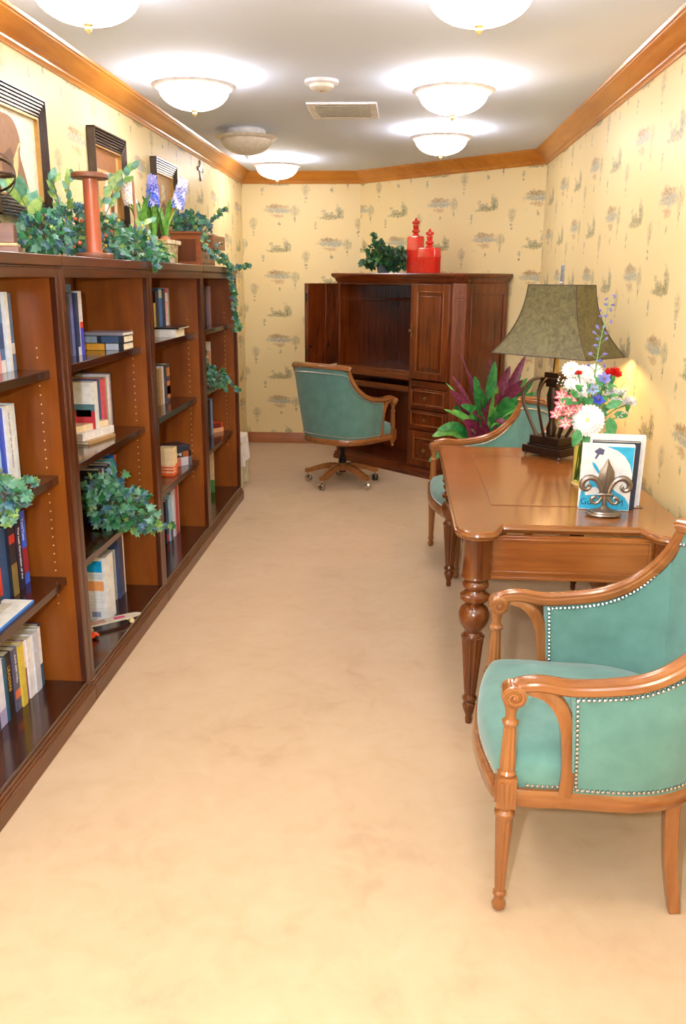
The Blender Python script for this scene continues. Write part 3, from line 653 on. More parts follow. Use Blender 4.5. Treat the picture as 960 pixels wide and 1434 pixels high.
# hyacinth planter
PX, PY = -1.37, 4.83
t = thing('stone_planter', 'square weathered stone planter beside the garland, holding hyacinths', 'planter', (PX, PY, gz), rz=.0)
mb = MB()
def sq(a, z): return [(a, -a, z), (a, a, z), (-a, a, z), (-a, -a, z)]
mb.grid([sq(.094, 0), sq(.10, .01), sq(.104, .10), sq(.118, .105), sq(.12, .125), sq(.108, .127), sq(.104, .118)], closed=True)
mb.add(sq(.094, 0), [(3, 2, 1, 0)])
def stone():
    m, nt, b = newmat('weathered_stone'); N, L = nt.nodes, nt.links
    n = N.new('ShaderNodeTexNoise'); n.inputs['Scale'].default_value = 28; n.inputs['Detail'].default_value = 6; tc = N.new('ShaderNodeTexCoord'); L.new(tc.outputs['Object'], n.inputs['Vector'])
    r = N.new('ShaderNodeValToRGB'); r.color_ramp.elements[0].color = (*srgb('#a08a44'), 1); r.color_ramp.elements[0].position = .38; r.color_ramp.elements[1].color = (*srgb('#efe2c8'), 1); r.color_ramp.elements[1].position = .6
    L.new(n.outputs['Fac'], r.inputs[0]); L.new(r.outputs[0], b.inputs['Base Color']); b.inputs['Roughness'].default_value = .85
    return m
obj('pot', mb, stone(), t)
mb = MB(); mb.prism([(-.1, -.1), (.1, -.1), (.1, .1), (-.1, .1)], .10, .115); obj('soil', mb, plain('#5a3c24', .9), t)
def hyacinth(x, y, lean, c1, c2, label, hs=.18, seed=1):
    r = random.Random(seed)
    t = thing('hyacinth', label, 'flower', (x, y, gz+.114), group='hyacinths in the stone planter')
    mb = MB(); mb.lathe([(.008, .0), (.024, .008), (.027, .02), (.018, .032), (.006, .04)], seg=14); obj('bulb', mb, plain('#b86c4c', .6), t)
    top = V(lean)+V((0, 0, hs)); P = smooth([V((0, 0, .03)), V(lean)*.3+V((0, 0, hs*.5)), top, top+V(lean)*.5+V((0, 0, .13))], 4)
    mb = MB(); mb.tube(P, .006, 8); obj('stem', mb, plain('#8cb048', .5), t)
    mb = MB()
    for i in range(6):
        a = 2*PI*i/6+r.uniform(-.3, .3); l = r.uniform(.18, .27); o_ = V((math.cos(a), math.sin(a), 0))
        mb.strip(smooth([V((0, 0, .025))+o_*.012, o_*.022+V((0, 0, l*.5)), o_*.045+V((0, 0, l*.85)), o_*.07+V((0, 0, l))], 3), lambda t_: .013*math.sin(PI*(.15+.82*t_))**.6, o_)
    obj('leaves', mb, leafmat('#3c7c28', '#6ca040'), t)
    mb = MB(); ax = (P[-1]-P[-5]).normalized(); A = P[-5]
    for k_ in range(12):
        f = k_/11; c = A+ax*(.135*f-.012)
        for i in range(8 if k_ < 10 else 5):
            a = 2*PI*i/7+k_*.6; o_ = (ax.orthogonal().normalized()); o_.rotate(Matrix.Rotation(a, 3, ax)); rr = .034*(1-.4*f*f)
            p = c+o_*rr
            for q in range(5):
                b_ = 2*PI*q/5; dd = o_.orthogonal().normalized(); dd.rotate(Matrix.Rotation(b_, 3, o_)); mb.leaf(p-o_*.012, (dd*.9+o_*.7), o_, .024, OVAL, (k_+i) % 2 if f < .7 else 1)
    obj('flower_spike', mb, [plain(c1, .5), plain(c2, .5)], t)
hyacinth(PX-.05, PY-.06, (-.05, -.02, 0), '#e8e4ec', '#f4f4e4', 'white hyacinth, leftmost in the stone planter', .215, 1)
hyacinth(PX+.0, PY-.01, (.005, .0, 0), '#4c6ce0', '#a8a8e8', 'bright blue hyacinth, middle of the stone planter', .21, 2)
hyacinth(PX+.05, PY+.04, (.075, .02, 0), '#7c8ce0', '#dcdcf4', 'lavender hyacinth leaning right in the stone planter', .205, 3)
# drawer chest
W_CH = wood('chest_wood', '#6c3414', '#94501c', 'x', .35, .3)
t = thing('drawer_chest', 'small brown wooden chest with its upper drawer pulled out, on the farthest bookcase', 'drawer chest', (-1.26, 5.47, gz))
mb = MB(); mb.box(-.19, 0, 0, .02, 0, .19); mb.box(-.19, 0, .38, .40, 0, .19); mb.box(-.20, .01, -.01, .41, .19, .205); mb.box(-.19, 0, 0.02, .38, 0, .015); mb.box(-.19, 0, .02, .38, .092, .100); mb.box(-.19, -.18, .02, .38, .015, .19)
mb.box(-.16, -.03, -.003, 0, .03, .16, 1)
obj('body', mb, [W_CH, wood('chest_dark', '#4a200c', '#6c3414', 'z', .3, .3)], t, bevel=.002)
for z0, z1, off, hh in ((.017, .090, .0, 1), (.102, .188, .075, 1)):
    mb = MB(); mb.box(-.012+off, .0+off, .023, .377, z0, z1); mb.box(-.16+off, -.012+off, .026, .034, z0, z1-.015); mb.box(-.16+off, -.012+off, .366, .374, z0, z1-.015); mb.box(-.16+off, -.012+off, .034, .366, z0, z0+.008)
    d_ = obj('drawer', mb, W_CH, t, bevel=.002)
    mb = MB(); mb.lathe([(.005, 0), (.004, .008), (.010, .014), (.010, .02), (.003, .024)], (off, .2, (z0+z1)/2), 14, R=Matrix.Rotation(PI/2, 3, 'Y')); obj('knob', mb, CHROME, d_)
# pictures
def picture(y, label, art):
    t = thing('framed_picture', label, 'picture', (XL+.001, y, 1.825), group='framed pictures on the left wall')
    hw, h = .245, .48
    mb = MB()
    # stepped, ribbed frame from nested rectangles
    for i in range(6):
        a = i*.0125; z = .042-.0035*i; 
        for (y0, y1, z0, z1) in ((-hw+a*.55, hw-a*.55, a, a+.0085), (-hw+a*.55, hw-a*.55, h-a-.0085, h-a), (-hw+a*.55, -hw+a*.55+.005, a, h-a), (hw-a*.55-.005, hw-a*.55, a, h-a)): mb.box(.002, z, y0, y1, z0, z1)
    for (y0, y1, z0, z1) in ((-hw+.001, hw-.001, .001, .078), (-hw+.001, hw-.001, h-.078, h-.001), (-hw+.001, -hw+.046, .001, h-.001), (hw-.046, hw-.001, .001, h-.001)): mb.box(0, .018, y0, y1, z0, z1, 0)
    fo = obj('frame', mb, [plain('#3c2a1e', .28, .3, .3, name='ribbed_dark_frame')], t, bevel=.0012)
    mb = MB()
    for (y0, y1, z0, z1) in ((-hw+.044, hw-.044, .076, .084), (-hw+.044, hw-.044, h-.084, h-.076), (-hw+.044, -hw+.052, .084, h-.084), (hw-.052, hw-.044, .084, h-.084)): mb.box(0, .024, y0, y1, z0, z1)
    o = obj('gilt_slip', mb, plain('#b48c4c', .35, .6), t)
    mb = MB(); mb.box(0, .006, -hw+.052, hw-.052, .084, h-.084); mats = [plain(art[0], .6)]
    R = Matrix(((0, 0, 1), (1, 0, 0), (0, 1, 0)))
    for i, (c, pts) in enumerate(art[1:]):
        mats.append(plain(c, .6)); mb.prism(pts, .006, .0064+.0002*i, len(mats)-1, R=R)
    obj('print', mb, mats, t)
    return t
q = smooth([(-.16, .10, 0), (-.16, .36, 0), (-.10, .375, 0), (-.02, .37, 0), (.03, .33, 0), (.045, .28, 0), (.035, .24, 0), (.07, .17, 0), (.10, .10, 0)], 3)
A1 = ['#f2ead8', ('#8c6440', [(p.x, p.y) for p in q]), ('#6c4828', [(-.14, .1), (-.13, .22), (-.05, .26), (.0, .2), (.03, .1)]), ('#e0c088', [(-.03, .22), (.0, .25), (.03, .285), (.06, .295), (.02, .26), (.01, .2), (-.02, .12), (-.04, .12)])]
A2 = ['#c89c68', ('#8c5c34', [(-.16, .3), (.16, .3), (.16, .39), (-.16, .39)]), ('#e8e0dc', [(-.06, .09), (.02, .09), (.01, .2), (-.01, .26), (-.05, .2)]), ('#6c4426', [(.04, .1), (.09, .1), (.08, .26), (.05, .28)]), ('#dccab0', [(.10, .1), (.14, .1), (.13, .24)])]
A3 = ['#c4a070', ('#7c5430', [(-.14, .1), (.14, .1), (.1, .2), (0, .24), (-.1, .18)]), ('#e0d0b0', [(-.05, .24), (.05, .26), (.03, .34), (-.03, .34)])]
picture(3.515, 'dark ribbed frame with a brown silhouette on cream, leftmost picture', A1)
picture(4.585, 'dark ribbed frame half hidden by garland, middle picture on the left wall', A2)
picture(5.655, 'dark ribbed frame behind the hyacinths, farthest picture', A3)
t = thing('wall_cross', 'tiny grey metal cross high on the left wall past the last picture', 'ornament', (XL+.001, 6.73, 2.36))
mb = MB(); mb.box(0, .008, -.012, .012, -.045, .07); mb.box(0, .008, -.07, .07, .010, .034)
for (y, z) in ((0, -.045), (0, .07), (-.07, .022), (.07, .022)): mb.sph((.005, y, z), .017, 8, 5, sc=(.5, 1, 1))
obj('cross', mb, plain('#8c8a90', .4, .8), t)

# ------------------------------------------------------------------ draped stool by the bookcase end
t = thing('draped_stool', 'low stool under a white cloth past the end of the bookcases', 'stool', (-1.36, 6.60, 0))
rg = random.Random(8); rows = []
for i in range(9):
    f = i/8; row = []
    for k_ in range(48):
        a = 2*PI*k_/48; base = .15*(1+.0*f); sqr = 1/max(abs(math.cos(a)), abs(math.sin(a)))**.7
        w = .012*math.sin(a*9+1)*f+.008*math.sin(a*5)*f
        z = .405-.20*f if f > 0 else .405
        z += .025*math.sin(a*3+.5)*f
        row.append(((base+.01*f+w)*sqr*math.cos(a), (base+.01*f+w)*sqr*math.sin(a), z))
    rows.append(row)
mb = MB(); mb.add(rows[0], [tuple(range(48))]); mb.grid(rows, closed=True)
o = obj('cloth', mb, fabric('white_lace', '#e4dcd8', '#f4f0ee'), t)
mb = MB(); mb.box(-.13, .13, -.13, .13, .37, .40); obj('seat', mb, plain('#d8ccae', .5), t)
for x in (-.12, .12):
    for y in (-.12, .12): mb = MB(); mb.box(x-.02, x+.02, y-.02, y+.02, 0, .37); obj('leg', mb, plain('#d8ccae', .5), t, bevel=.003)
mb = MB()
for (y) in (-.12, .12): mb.box(-.1, .1, y-.012, y+.012, .08, .33)
obj('skirt_panel', mb, plain('#dccfa8', .6), t)

# ------------------------------------------------------------------ barrel armchairs
TOPC = [(.12, .300, .640), (.03, .302, .648), (-.05, .300, .664), (-.115, .292, .694), (-.17, .281, .738), (-.212, .271, .79), (-.240, .266, .84), (-.258, .265, .885), (-.31, .15, .900), (-.328, 0, .905)]
BOTC = [(.10, .290, .36), (.03, .292, .36), (-.05, .288, .36), (-.115, .272, .36), (-.165, .245, .36), (-.20, .215, .36), (-.225, .18, .36), (-.24, .15, .36), (-.258, .08, .36), (-.265, 0, .36)]
def mir(L_): return L_ + [(x, -y, z) for (x, y, z) in reversed(L_[:-1])]
def chair(label, loc, rz, office=False, group=None):
    t = thing('office_chair' if office else 'armchair', label, 'chair', loc, rz, group)
    dz = .045 if office else 0
    Mz = Matrix.Translation((0, 0, dz))
    WD = W_CHAIR('z'); WX = W_CHAIR('x')
    def P(name, mb, m, par=None, **k):
        mb.v = [(a, b_, c+dz) for a, b_, c in mb.v]
        return obj(name, mb, m, par or t, **k)
    T = smooth(mir(TOPC), 5); B = smooth(mir(BOTC), 5); n = len(T)
    nrm = []
    for i in range(n):
        d = (B[min(i+1, n-1)]-B[max(i-1, 0)]); d.z = 0; nn = V((-d.y, d.x, 0)).normalized()
        if nn.dot(V((B[i].x-.05, B[i].y, 0))) < 0: nn = -nn
        nrm.append(nn)
    def S(i, v, off):  # surface point with a slight belly
        p = B[i]*(1-v)+T[i]*v; return p+nrm[i]*(off+.010*math.sin(PI*v))
    vs = [0, .06, .2, .4, .6, .8, .94, 1]
    mb = MB()
    out = [[tuple(S(i, v, .012)) for i in range(n)] for v in vs]
    mb.grid(out)
    o = P('outer_upholstery', mb, TEAL)
    mb = MB(); inn = [[tuple(S(i, v, -.014-.012*math.sin(PI*v))) for i in range(n)] for v in vs]; mb.grid(inn[::-1])
    for i in (0, n-1):
        mb.add([x for v in range(len(vs)) for x in (out[v][i], inn[v][i])], [(2*v, 2*v+2, 2*v+3, 2*v+1) if i == 0 else (2*v+1, 2*v+3, 2*v+2, 2*v) for v in range(len(vs)-1)])
    P('inner_upholstery', mb, TEAL)
    # rails
    rail = [(-.024, -.012), (-.018, -.018), (.018, -.018), (.024, -.012), (.024, .002), (.019, .006), (.019, .012), (.010, .017), (0, .019), (-.010, .017), (-.019, .012), (-.019, .006), (-.024, .002)]
    for sgn in (1, -1):
        arm = [(.255, .302, .648), (.235, .302, .656), (.19, .302, .660)]+[(x, y, z+.012) for x, y, z in TOPC[:8]]
        arm = smooth([(x, sgn*y, z) for x, y, z in arm], 4)
        m_ = len(arm); mb = MB(); mb.sweep(arm, rail, scale=[.9+.25*math.sin(PI*i/m_)*.6 for i in range(m_)])
        # scroll volute
        R = Matrix.Rotation(PI/2, 3, 'X'); c = (.258, sgn*.302, .627)
        mb.lathe([(.024, -.026), (.030, -.022), (.031, 0), (.030, .022), (.024, .026)], c, 24, R=R)
        for sd in (1, -1):
            sp = [V(c)+V((math.cos(a)*(.027-.0035*a/1.6), sd*.0275, math.sin(a)*(.027-.0035*a/1.6))) for a in [k_*.35 for k_ in range(30)]]
            mb.tube(sp, .0042, 6, up=(0, 1, 0)); mb.sph((c[0], c[1]+sd*.026, c[2]), .007, 8, 5)
        P('arm_rail', mb, WX)
        # second upright
        mb = MB(); up = smooth([(.225, sgn*.302, .640), (.185, sgn*.302, .634), (.148, sgn*.301, .605), (.125, sgn*.299, .55), (.115, sgn*.296, .48), (.112, sgn*.294, .42), (.116, sgn*.292, .35)], 4)
        mb.sweep(up, [(-.017, -.019), (.017, -.019), (.017, .012), (.010, .018), (-.010, .018), (-.017, .012)], up=(0, 0, 1), scale=[.55]+[.6+.4*min(1, i/8) for i in range(1, len(up))])
        P('arm_support', mb, WD, ang=50)
        # front post
        px, py = .262, sgn*.300
        mb = MB(); mb.lathe([(.020, .402), (.023, .410), (.018, .418), (.0205, .424, .05), (.0205, .44, .16), (.016, .535, .16), (.015, .54), (.020, .545), (.021, .552), (.014, .559), (.013, .575), (.017, .590), (.021, .603)], (px, py, 0), 40, fl=10)
        P('arm_post', mb, WD)
        mb = MB(); mb.box(px-.024, px+.024, py-.024, py+.024, .318, .402)
        for off in (-.012, 0, .012):
            for (x0, x1, y0, y1) in ((px+off-.003, px+off+.003, py+sgn*.0235, py+sgn*.0285), (px+.0235, px+.0285, py+off-.003, py+off+.003)): mb.box(x0, x1, min(y0, y1), max(y0, y1), .33, .392)
        if not office:
            mb.lathe([(.010, .002), (.017, .010), (.019, .020), (.013, .034), (.0125, .042), (.0175, .050), (.0175, .056), (.013, .062, .05), (.0145, .075, .16), (.0225, .27, .16), (.0225, .282), (.026, .290), (.026, .298), (.019, .306), (.022, .318)][::1], (px, py, 0), 40, fl=10)
            # raise lathe foot to floor
        else:
            mb.lathe([(.004, .262), (.014, .275), (.010, .288), (.020, .300), (.022, .318)], (px, py, 0), 20)
        P('front_leg' if not office else 'corner_block', mb, WD, bevel=0)
        if not office:
            mb = MB(); lg = smooth([(-.165, sgn*.225, .345), (-.168, sgn*.228, .25), (-.178, sgn*.236, .12), (-.196, sgn*.25, 0.0)], 4)
            mb.sweep(lg, [(-.021, -.019), (.021, -.019), (.021, .019), (-.021, .019)], up=(1, 0, 0), scale=[1.05-.25*i/(len(lg)-1) for i in range(len(lg))]); P('rear_leg', mb, WD, bevel=.003)
    cr = smooth([(-.250, .282, .905), (-.262, .262, .914), (-.300, .17, .920), (-.326, .06, .924), (-.330, 0, .924), (-.326, -.06, .924), (-.300, -.17, .920), (-.262, -.262, .914), (-.250, -.282, .905)], 4)
    mb = MB(); mb.sweep(cr, rail, scale=[.8]+[1.1]*(len(cr)-2)+[.8]); P('crest_rail', mb, W_CHAIR('y'))
    # seat rail
    OUT = [(.318, 0), (.312, .10), (.296, .20), (.270, .282), (.20, .296)]+[(x, y) for x, y, z in BOTC[:-1]]+[(-.265, 0)]
    OUT = OUT+[(x, -y) for x, y in reversed(OUT[1:-1])]
    ol = smooth([(x, y, 0) for x, y in OUT], 4, closed=True)
    mb = MB(); sec = [(-.018, -.020), (-.014, -.025), (.014, -.025), (.018, -.020), (.018, .012), (.012, .022), (-.012, .022), (-.018, .012)]
    mb.sweep([p+V((0, 0, .343)) for p in ol], sec, closed=True, fixed=True); P('seat_rail', mb, WX, ang=50)
    mb = MB(); c0 = V((.02, 0, 0)); rows = []
    for s_, z in ((.985, .345), (1.0, .366), (1.022, .392), (1.015, .422), (.975, .446), (.88, .461), (.7, .468), (.45, .472), (.2, .474), (.01, .475)):
        rows.append([tuple(c0+(p-c0)*(1+(s_-1)*(1 if p.x > .12 or s_ < 1 else 0))*(1 if p.x > .12 or s_ < .9 else .965)+V((0, 0, z))) for p in ol])
    mb.grid(rows, closed=True); P('seat_cushion', mb, TEAL)
    # nailheads
    mb = MB()
    def run(pts, r=.0054, step=.0125):
        acc = 0; prev = None
        for p in pts:
            p = V(p)
            if prev is not None:
                seg = (p-prev).length; d = step-acc
                while d < seg:
                    mb.sph(tuple(prev+(p-prev)*(d/seg)), r, 7, 4); d += step
                acc = (acc+seg) % step if seg else acc
            prev = p
    for off in (.0145, -.019):
        nr = [S(i, .055, off) for i in range(n)]; run(nr); run([S(i, .945, off) for i in range(n)])
        for i in (1, n-2): run([S(i, v/20, off*(1 if off > 0 else 1)-(.012*math.sin(PI*v/20) if off < 0 else 0)) for v in range(1, 20)])
    run([c0+(p-c0)*1.008+V((0, 0, .374)) for p in ol if p.x > .09 and p.y > 0 and p.x < .235]); run([c0+(p-c0)*1.008+V((0, 0, .374)) for p in ol if p.x > .09 and p.y < 0 and p.x < .235])
    fr = sorted([p for p in ol if p.x > .28], key=lambda p: p.y); run([c0+(p-c0)*1.008+V((0, 0, .374)) for p in fr])
    o = P('nailhead_trim', mb, NAIL); o['kind'] = 'stuff'
    if office:
        mb = MB(); mb.box(-.12, .12, -.12, .12, .335, .352); mb.lathe([(.06, .335), (.06, .31), (.03, .30)][::-1], seg=20); obj('swivel_plate', mb, plain('#1c1a1a', .4, .6), t)
        mb = MB(); mb.lathe([(.03, .10), (.032, .20), (.026, .205), (.026, .23), (.016, .235), (.016, .34)], seg=20); obj('gas_column', mb, plain('#26262a', .3, .8), t)
        for k_ in range(5):
            a = math.radians(242+72*k_)-rz
            R = Matrix.Rotation(a, 4, 'Z')
            mb = MB(); mb.M = R
            lg = smooth([(.02, 0, .135), (.10, 0, .145), (.19, 0, .125), (.27, 0, .098), (.31, 0, .095)], 3)
            mb.sweep(lg, [(-.026, -.02), (.026, -.02), (.026, .014), (.018, .022), (-.018, .022), (-.026, .014)], scale=[1.1-.3*i/(len(lg)-1) for i in range(len(lg))]); lo = obj('base_leg', mb, WX, t, ang=50)
            mb = MB(); mb.M = R @ Matrix.Translation((.292, 0, 0)) @ Matrix.Rotation(.7*k_, 4, 'Z')
            mb.lathe([(.006, .055), (.006, .085)], seg=10)
            for y in (-.013, .013): mb.lathe([(.020, -.008), (.026, -.006), (.026, .006), (.020, .008)], (.008, y, .0262), 20, R=Matrix.Rotation(PI/2, 3, 'X'), mi=1)
            mb.box(-.012, .03, -.004, .004, .02, .06); mb.lathe([(.027, -.003), (.029, -.003), (.029, .003), (.027, .003)], (.008, 0, .0295), 20, R=Matrix.Rotation(PI/2, 3, 'X'))
            obj('caster', mb, [CHROME, CHROME if k_ != 2 else plain('#1c1a1a', .4, .2)], lo)
        mb = MB(); mb.lathe([(.05, .115), (.052, .16), (.03, .175)], seg=20); obj('hub', mb, WX, t)
        mb = MB(); mb.tube([(.0, .05, .30), (.02, .2, .305), (.02, .24, .29)], .005, 8); obj('height_lever', mb, plain('#1c1a1a', .4, .6), t)
    return t
chair('large teal upholstered wooden armchair in the right foreground, in front of the desk', (.565, 2.207, 0), math.radians(177.4), group='teal armchairs at the desk')
chair('green upholstered armchair beyond the desk, partly hidden by it', (.525, 4.86, 0), math.radians(191.5), group='teal armchairs at the desk')
chair('green swivel armchair on a five-legged wheeled base before the armoire', (-.455, 6.73, 0), math.radians(54), office=True)

# ------------------------------------------------------------------ desk
t = thing('writing_desk', 'brown wooden writing desk with turned fluted legs against the right wall', 'desk', (0, 0, 0))
X0, X1, Y0, Y1, TZ = .222, 1.01, 2.945, 4.42, .762
LX = (.283, .945); LY = (2.905, 4.385)
def lobe_outline(g=0.0):
    out = []
    r = .082+g
    # near edge, left lobe
    for (cx, cy, a0, a1) in ((LX[0]+.002, LY[0]+.012, 180, 318), (LX[1]-.002, LY[0]+.012, 222, 360), (LX[1]-.002, LY[1]-.012, 0, 138), (LX[0]+.002, LY[1]-.012, 42, 180)):
        arc = [(cx+r*math.cos(math.radians(a)), cy+r*math.sin(math.radians(a))) for a in [a0+(a1-a0)*i/14 for i in range(15)]]
        out.append(arc)
    a, b_, c, d = out
    return a+[(a[-1][0]+.03, Y0-g+.003), (a[-1][0]+.055, Y0-g)]+[(b_[0][0]-.055, Y0-g), (b_[0][0]-.03, Y0-g+.003)]+b_+c+[(c[-1][0]-.03, Y1+g-.003), (c[-1][0]-.055, Y1+g)]+[(d[0][0]+.055, Y1+g), (d[0][0]+.03, Y1+g-.003)]+d
mb = MB(); rows = []
for g, z in ((-.012, .728), (-.006, .730), (-.004, .736), (.0, .739), (.003, .745), (.001, .751), (-.003, .753), (-.004, .758), (-.008, TZ)): rows.append([(x, y, z) for x, y in lobe_outline(g)])
mb.grid(rows, closed=True); m_ = len(rows[0]); mb.add(rows[-1], [tuple(range(m_))]); mb.add(rows[0], [tuple(range(m_-1, -1, -1))])
dt = obj('desktop', mb, W_DESK('x'), t, ang=30)
mb = MB(); gx0, gx1, gy0, gy1 = .36, .93, 3.22, 4.17
for (x0, x1, y0, y1) in ((gx0, gx1, gy0-.002, gy0+.002), (gx0, gx1, gy1-.002, gy1+.002), (gx0-.002, gx0+.002, gy0, gy1), (gx1-.002, gx1+.002, gy0, gy1)): mb.box(x0, x1, y0, y1, TZ-.0002, TZ+.0022)
o = obj('inlay_line', mb, plain('#6c3a14', .4), dt)
mb = MB(); mb.box(gx0+.002, gx1-.002, gy0+.002, gy1-.002, TZ-.0004, TZ+.0016)
o = obj('inset_panel', mb, W_DESK('x'), dt)
for ix, x in enumerate(LX):
    for iy, y in enumerate(LY):
        mb = MB()
        mb.lathe([(.050, .575), (.054, .582), (.051, .590), (.051, .722), (.055, .727)], (x, y, 0), 32)
        mb.lathe([(.012, .0), (.014, .02), (.012, .03), (.022, .055), (.026, .075), (.020, .088), (.028, .097), (.028, .106), (.021, .116), (.0215, .124, .05), (.023, .135, .17), (.040, .34, .17), (.0405, .352, .05), (.036, .360), (.030, .368), (.034, .380), (.050, .402), (.056, .425), (.056, .440), (.048, .462), (.032, .474), (.035, .484), (.054, .498), (.054, .512), (.038, .524), (.036, .532), (.048, .545), (.048, .556), (.040, .566), (.050, .575)], (x, y, 0), 48, fl=12)
        for k_ in range(24):
            a = 2*PI*k_/24; mb.sph((x+.039*math.cos(a), y+.039*math.sin(a), .350), .0045, 6, 4)
        obj('leg', mb, W_DLEG('z'), t, ang=50)
def apron(x0, y0, x1, y1, nx, ny, drawers=False):
    mb = MB(); th = .022
    xa, xb = sorted((x0, x0+nx*-th if nx else x1)); 
    if nx: mb.box(min(x0, x0-nx*th), max(x0, x0-nx*th), y0, y1, .575, .728)
    else: mb.box(x0, x1, min(y0, y0-ny*th), max(y0, y0-ny*th), .575, .728)
    def slab(a0, a1, z0, z1, e):
        if nx: mb.box(min(x0, x0+nx*e), max(x0, x0+nx*e), a0, a1, z0, z1)
        else: mb.box(a0, a1, min(y0, y0+ny*e), max(y0, y0+ny*e), z0, z1)
    a0, a1 = (y0, y1) if nx else (x0, x1)
    slab(a0, a1, .570, .580, .012)
    segs = [(a0+.012, a1-.012)] if not drawers else [(a0+.03, a0+.4), (a0+.43, a1-.43), (a1-.4, a1-.03)]
    for (p, q_) in segs:
        for (s0, s1, z0, z1) in ((p, q_, .592, .600), (p, q_, .712, .720), (p, p+.008, .600, .712), (q_-.008, q_, .600, .712)): slab(s0, s1, z0, z1, .007)
    o = obj('apron', mb, W_DLEG('x' if ny else 'y') if not ny else wood('desk_apron', '#7a4018', '#a0602a', 'x', .25, .5, 5), t, bevel=.0012)
    if drawers:
        for (p, q_) in segs:
            mb = MB(); mb.lathe([(.004, 0), (.004, .010), (.011, .016), (.011, .021), (.003, .025)], (x0+nx*.0, (p+q_)/2, .655), 14, R=Matrix.Rotation(PI/2*nx, 3, 'Y')); obj('knob', mb, BRONZE, o)
apron(LX[0]+.045, LY[0]+.012, LX[1]-.045, LY[0]+.012, 0, -1)
apron(LX[0]+.045, LY[1]-.012, LX[1]-.045, LY[1]-.012, 0, 1)
apron(LX[0]-.01, LY[0]+.045, 0, LY[1]-.045, -1, 0, True)
apron(LX[1]+.01, LY[0]+.045, 0, LY[1]-.045, 1, 0)
TZ += .0028
# lamp
lt = thing('table_lamp', 'bronze table lamp with a flared square olive-brown shade on the desk', 'table lamp', (.74, 4.20, TZ), rz=math.radians(-46))
def rect(a, b_, z): return [(a, -b_, z), (a, b_, z), (-a, b_, z), (-a, -b_, z)]
mb = MB(); mb.box(-.115, .115, -.075, .075, .014, .052); mb.box(-.095, .095, -.060, .060, .052, .060); mb.box(-.088, .088, -.055, .055, .060, .100)
obj('base', mb, BRONZE, lt, bevel=.003)
for x in (-.1, .1):
    for y in (-.062, .062): mb = MB(); mb.sph((x, y, .0085), .0085, 10, 6); obj('foot', mb, plain('#8c8a90', .3, .9), lt)
mb = MB()
mb.box(-.03, .03, -.03, .03, .34, .40); mb.box(-.055, .055, -.04, .04, .36, .385); mb.box(-.04, .04, -.032, .032, .385, .41); mb.lathe([(.022, .10), (.026, .14), (.014, .17), (.03, .26), (.034, .30), (.024, .34)], seg=18)
obj('column', mb, BRONZE, lt, bevel=.002)
mb = MB(); mb.lathe([(.014, .41), (.012, .48), (.018, .49), (.018, .53)], seg=14); obj('socket', mb, BRASS, lt)
mb = MB(); mb.lathe([(.012, .53), (.028, .56), (.030, .585), (.018, .61), (.004, .615)], seg=16); obj('bulb', mb, emit('lit_bulb', '#ffd090', 320), lt)
for k_ in range(6):
    a = PI/6+PI/3*k_; ca, sa = math.cos(a), math.sin(a)*.75
    st = smooth([(ca*.035, sa*.035, .372), (ca*.09, sa*.09, .378), (ca*.145, sa*.145, .34), (ca*.158, sa*.158, .27), (ca*.12, sa*.12, .18), (ca*.075, sa*.075, .098)], 5)
    mb = MB(); mb.sweep(st, circ(.0085, 8, .0045), up=(-math.sin(a), math.cos(a), 0)); obj('strap', mb, BRONZE if k_ not in (3, 2) else plain('#5c5048', .3, .8, name='worn_bronze'), lt)
# shade
mb = MB(); rows = []; N_ = 9
for i in range(N_+1):
    f = i/N_; z = .815-.322*f; g = .22*f+.78*f**2.4
    rows.append(rect(.135+.137*g, .075+.078*g, z))
inner = [rect(a[0][0]-.004, a[1][1]-.004, a[0][2]) for a in rows]
mb.grid(rows[::-1], closed=True); mb.grid(inner, closed=True)
for A_, B_ in ((rows[0], inner[0]), (inner[-1], rows[-1])): mb.grid([A_, B_][::-1], closed=True)
def shade_m():
    m, nt, b = newmat('olive_mottled_shade'); N, L = nt.nodes, nt.links
    n = N.new('ShaderNodeTexNoise'); n.inputs['Scale'].default_value = 26; n.inputs['Detail'].default_value = 5; n.inputs['Distortion'].default_value = 2; tc = N.new('ShaderNodeTexCoord'); L.new(tc.outputs['Object'], n.inputs['Vector'])
    r = N.new('ShaderNodeValToRGB'); r.color_ramp.elements[0].color = (*srgb('#504a2c'), 1); r.color_ramp.elements[0].position = .3; r.color_ramp.elements[1].color = (*srgb('#746c46'), 1); r.color_ramp.elements[1].position = .7
    L.new(n.outputs['Fac'], r.inputs[0]); L.new(r.outputs[0], b.inputs['Base Color']); b.inputs['Roughness'].default_value = .5
    return m
so = obj('lamp_shade', mb, shade_m(), lt, ang=30)
mb = MB()
for c in range(4): mb.tube([rows[i][c] for i in range(N_+1)], .0035, 6)
for r_ in (rows[0], rows[-1]): mb.tube([r_[k_ % 4] for k_ in range(5)], .003, 6)
obj('shade_piping', mb, plain('#4c4030', .5), so)
mb = MB(); mb.tube([(0, 0, .61), (0, 0, .83)], .003, 6)
for a in (0, PI/2): mb.tube([(-.13*math.cos(a), -.07*math.sin(a), .81), (.13*math.cos(a), .07*math.sin(a), .81)], .002, 6)
obj('harp', mb, BRASS, lt)
mb = MB(); mb.box(-.009, .009, -.004, .004, .83, .905); mb.lathe([(.008, .815), (.010, .825), (.005, .832)], seg=12); obj('finial', mb, plain('#b8c0dc', .25, .8), lt, bevel=.001)
